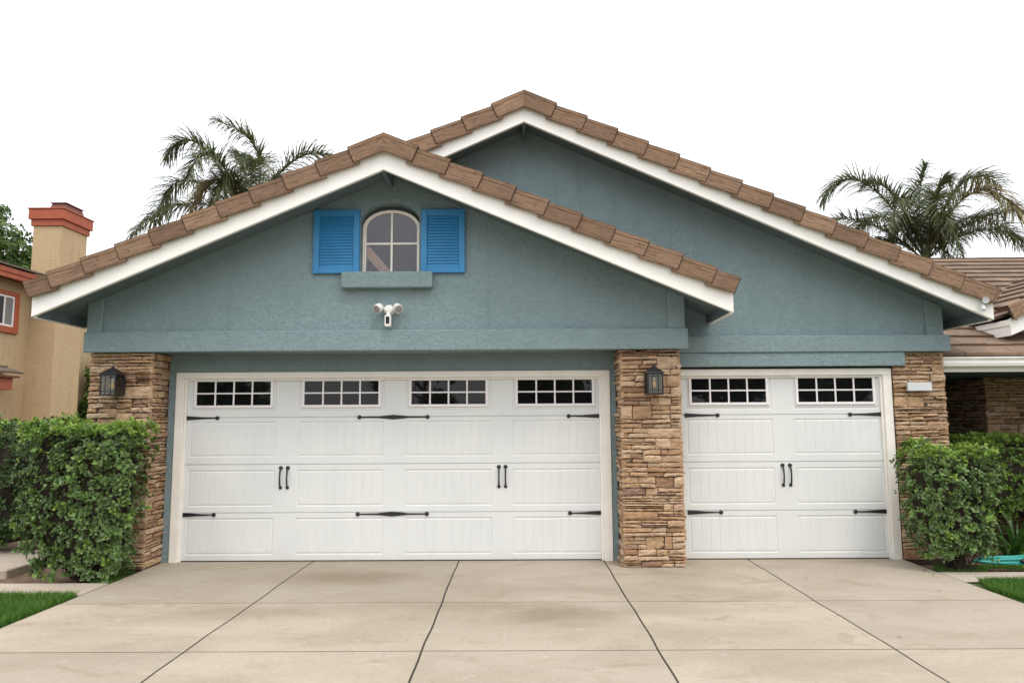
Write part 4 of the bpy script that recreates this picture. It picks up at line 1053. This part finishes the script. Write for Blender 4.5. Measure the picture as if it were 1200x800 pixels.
# its side window and the lower roof
b = MB(); X = -10.38; y0, y1, z0, z1 = 5.74, 6.30, 3.50, 4.13
t = .13; b.box(X-.02, X+.05, y0-t, y0, z0-t, z1+.09); b.box(X-.02, X+.05, y1, y1+t, z0-t, z1+.09); b.box(X-.02, X+.049, y0, y1, z0-t, z0); b.box(X-.02, X+.049, y0, y1, z1, z1+.09)
nw = npart(b, 'window', M['terra'], .005)
b = MB(); t = .04; b.box(X-.01, X+.03, y0, y0+t, z0, z1); b.box(X-.01, X+.03, y1-t, y1, z0, z1); b.box(X-.01, X+.029, y0+t, y1-t, z0, z0+t); b.box(X-.01, X+.029, y0+t, y1-t, z1-t, z1); ym = (y0+y1)/2; b.box(X-.01, X+.028, ym-.02, ym+.02, z0+t, z1-t)
o = b.build('window_frame', M['vinyl']); o.parent = nw
b = MB(); b.box(X-.008, X+.012, y0+t, y1-t, z0+t, z1-t); o = b.build('window_pane', M['glass']); o.parent = nw
b = MB(); b.box(X+.0125, X+.015, ym+.02, y1-t, z0+t, z1-t); o = b.build('curtain', M['curtain']); o.parent = nw
b = MB(); b.box(X-.3, -10.08, 3.5, 6.02, 2.20, 2.44); npart(b, 'eave_board', M['terra'], .005)
b = MB(); b.box(X-.3, -10.0, 3.4, 6.10, 2.441, 2.48); npart(b, 'roof_deck', M['terradark'])
b = MB(); tile_field(b, (-9.98, 3.4, 2.49), (0, 1, 0), (-1, 0, .4), 2.75, .44, 63); npart(b, 'roof_tiles', M['ntile'])

# ---------------------------------------------------------------- trees across the street (mirrored in the panes)
for k, (x, z, rx, rz, lb) in enumerate(((-4.4, 4.9, 2.3, 4.9, 'tall tree across the street mirrored in the gable window'), (2.0, 3.0, 2.3, 2.8, 'round tree across the street mirrored right of the tall one'),
        (-13.8, 3.0, 2.6, 2.8, 'tree across the street mirrored in the leftmost garage window'), (10.0, 3.2, 2.5, 3.0, 'tree across the street mirrored right of the middle pillar'), (15.4, 3.0, 2.6, 2.8, 'tree across the street mirrored in the rightmost garage window'))):
    tree('street_tree', lb, (x, -26), 5, (x, -26, z, rx, 2.0, rz), 2000, 71+k, 'leafT', .34, 'trees across the street')

# fallen leaves on soil and concrete
rs = np.random.RandomState(9); P = []; 
for (cx, cy, sx, sy, n, z) in ((-4.6, -.9, .55, .12, 60, -.045), (-4.2, -1.0, .3, .1, 14, .012), (4.35, -.75, .25, .12, 16, .012), (4.7, -.6, .3, .1, 30, .0), (0, -1.5, 2.6, 1.4, 10, .006), (5.6, -.9, .6, .12, 8, .012)):
    for _ in range(n): P.append((cx+rs.normal()*sx, cy+rs.normal()*sy, z))
V, F, UV = leaf_mesh([np.array(p) for p in P], [np.array([0, 0, 1.])+rs.normal(0, .15, 3) for _ in P], np.full(len(P), .028), 10, 1, wide=.5, cup=.15)
tag(mesh_obj('leaf_litter', V, F, UV, mat_leaf('dead_leaf', [(0, (.10,.06,.03)), (.6, (.18,.11,.05)), (1, (.12,.14,.04))], .7)), 'dry fallen leaves scattered under the shrubs and on the concrete', 'fallen leaves', kind='stuff')

# ---------------------------------------------------------------- camera
th = R(6.15); roll = R(.33); yaw = R(-.3)
fwd0 = Vector((math.sin(yaw), math.cos(yaw), 0)); right0 = Vector((math.cos(yaw), -math.sin(yaw), 0)); Z = Vector((0, 0, 1))
fwd = fwd0*math.cos(th)+Z*math.sin(th); up = -fwd0*math.sin(th)+Z*math.cos(th)
Rv = right0*math.cos(roll)-up*math.sin(roll); Uv = right0*math.sin(roll)+up*math.cos(roll)
cd = bpy.data.cameras.new('camera'); cam = bpy.data.objects.new('camera', cd); COL.objects.link(cam)
m = Matrix((Rv, Uv, -fwd)).transposed().to_4x4(); m.translation = Vector((0, -8.2, 1.58)); cam.matrix_world = m
cd.sensor_width = 36; cd.lens = 835/1200*36; cd.clip_end = 1500; cd.clip_start = .05
scene.camera = cam

# ---------------------------------------------------------------- light: bright even overcast
EL, AZI = R(62), R(25)       # sun behind the cloud, in front of the house and to the right
w = bpy.data.worlds.new('World'); scene.world = w; w.use_nodes = True; nt = w.node_tree; nt.nodes.clear()
out = nt.nodes.new('ShaderNodeOutputWorld'); bg = nt.nodes.new('ShaderNodeBackground'); sky = nt.nodes.new('ShaderNodeTexSky'); sky.sky_type = 'NISHITA'
sky.sun_disc = False; sky.sun_elevation = EL; sky.sun_rotation = R(180)-AZI; sky.dust_density = 5; sky.air_density = 1; sky.ozone_density = 1
nt.links.new(sky.outputs[0], bg.inputs[0]); bg.inputs[1].default_value = .05
bg2 = nt.nodes.new('ShaderNodeBackground'); tc = nt.nodes.new('ShaderNodeTexCoord'); sp = nt.nodes.new('ShaderNodeSeparateXYZ'); nt.links.new(tc.outputs['Generated'], sp.inputs[0])
cr = nt.nodes.new('ShaderNodeValToRGB'); cr.color_ramp.elements[0].position = 0; cr.color_ramp.elements[0].color = (.495, .502, .51, 1); cr.color_ramp.elements[1].position = 1.; cr.color_ramp.elements[1].color = (1, 1, .99, 1)
nt.links.new(sp.outputs[2], cr.inputs[0]); nt.links.new(cr.outputs[0], bg2.inputs[0]); bg2.inputs[1].default_value = 2.6
ad = nt.nodes.new('ShaderNodeAddShader'); nt.links.new(bg.outputs[0], ad.inputs[0]); nt.links.new(bg2.outputs[0], ad.inputs[1]); nt.links.new(ad.outputs[0], out.inputs[0])
ld = bpy.data.lights.new('sun', 'SUN'); ld.energy = 1.3; ld.angle = R(20); ld.color = (1, .96, .90)
sun = bpy.data.objects.new('sun', ld); COL.objects.link(sun)
sd = Vector((math.sin(AZI)*math.cos(EL), -math.cos(AZI)*math.cos(EL), math.sin(EL)))
sun.rotation_euler = sd.to_track_quat('Z', 'Y').to_euler(); sun.location = sd*30
scene.view_settings.view_transform = 'Standard'; scene.view_settings.look = 'None'; scene.view_settings.gamma = 1; scene.view_settings.exposure = -.3
scene.render.resolution_x = 1024; scene.render.resolution_y = 682
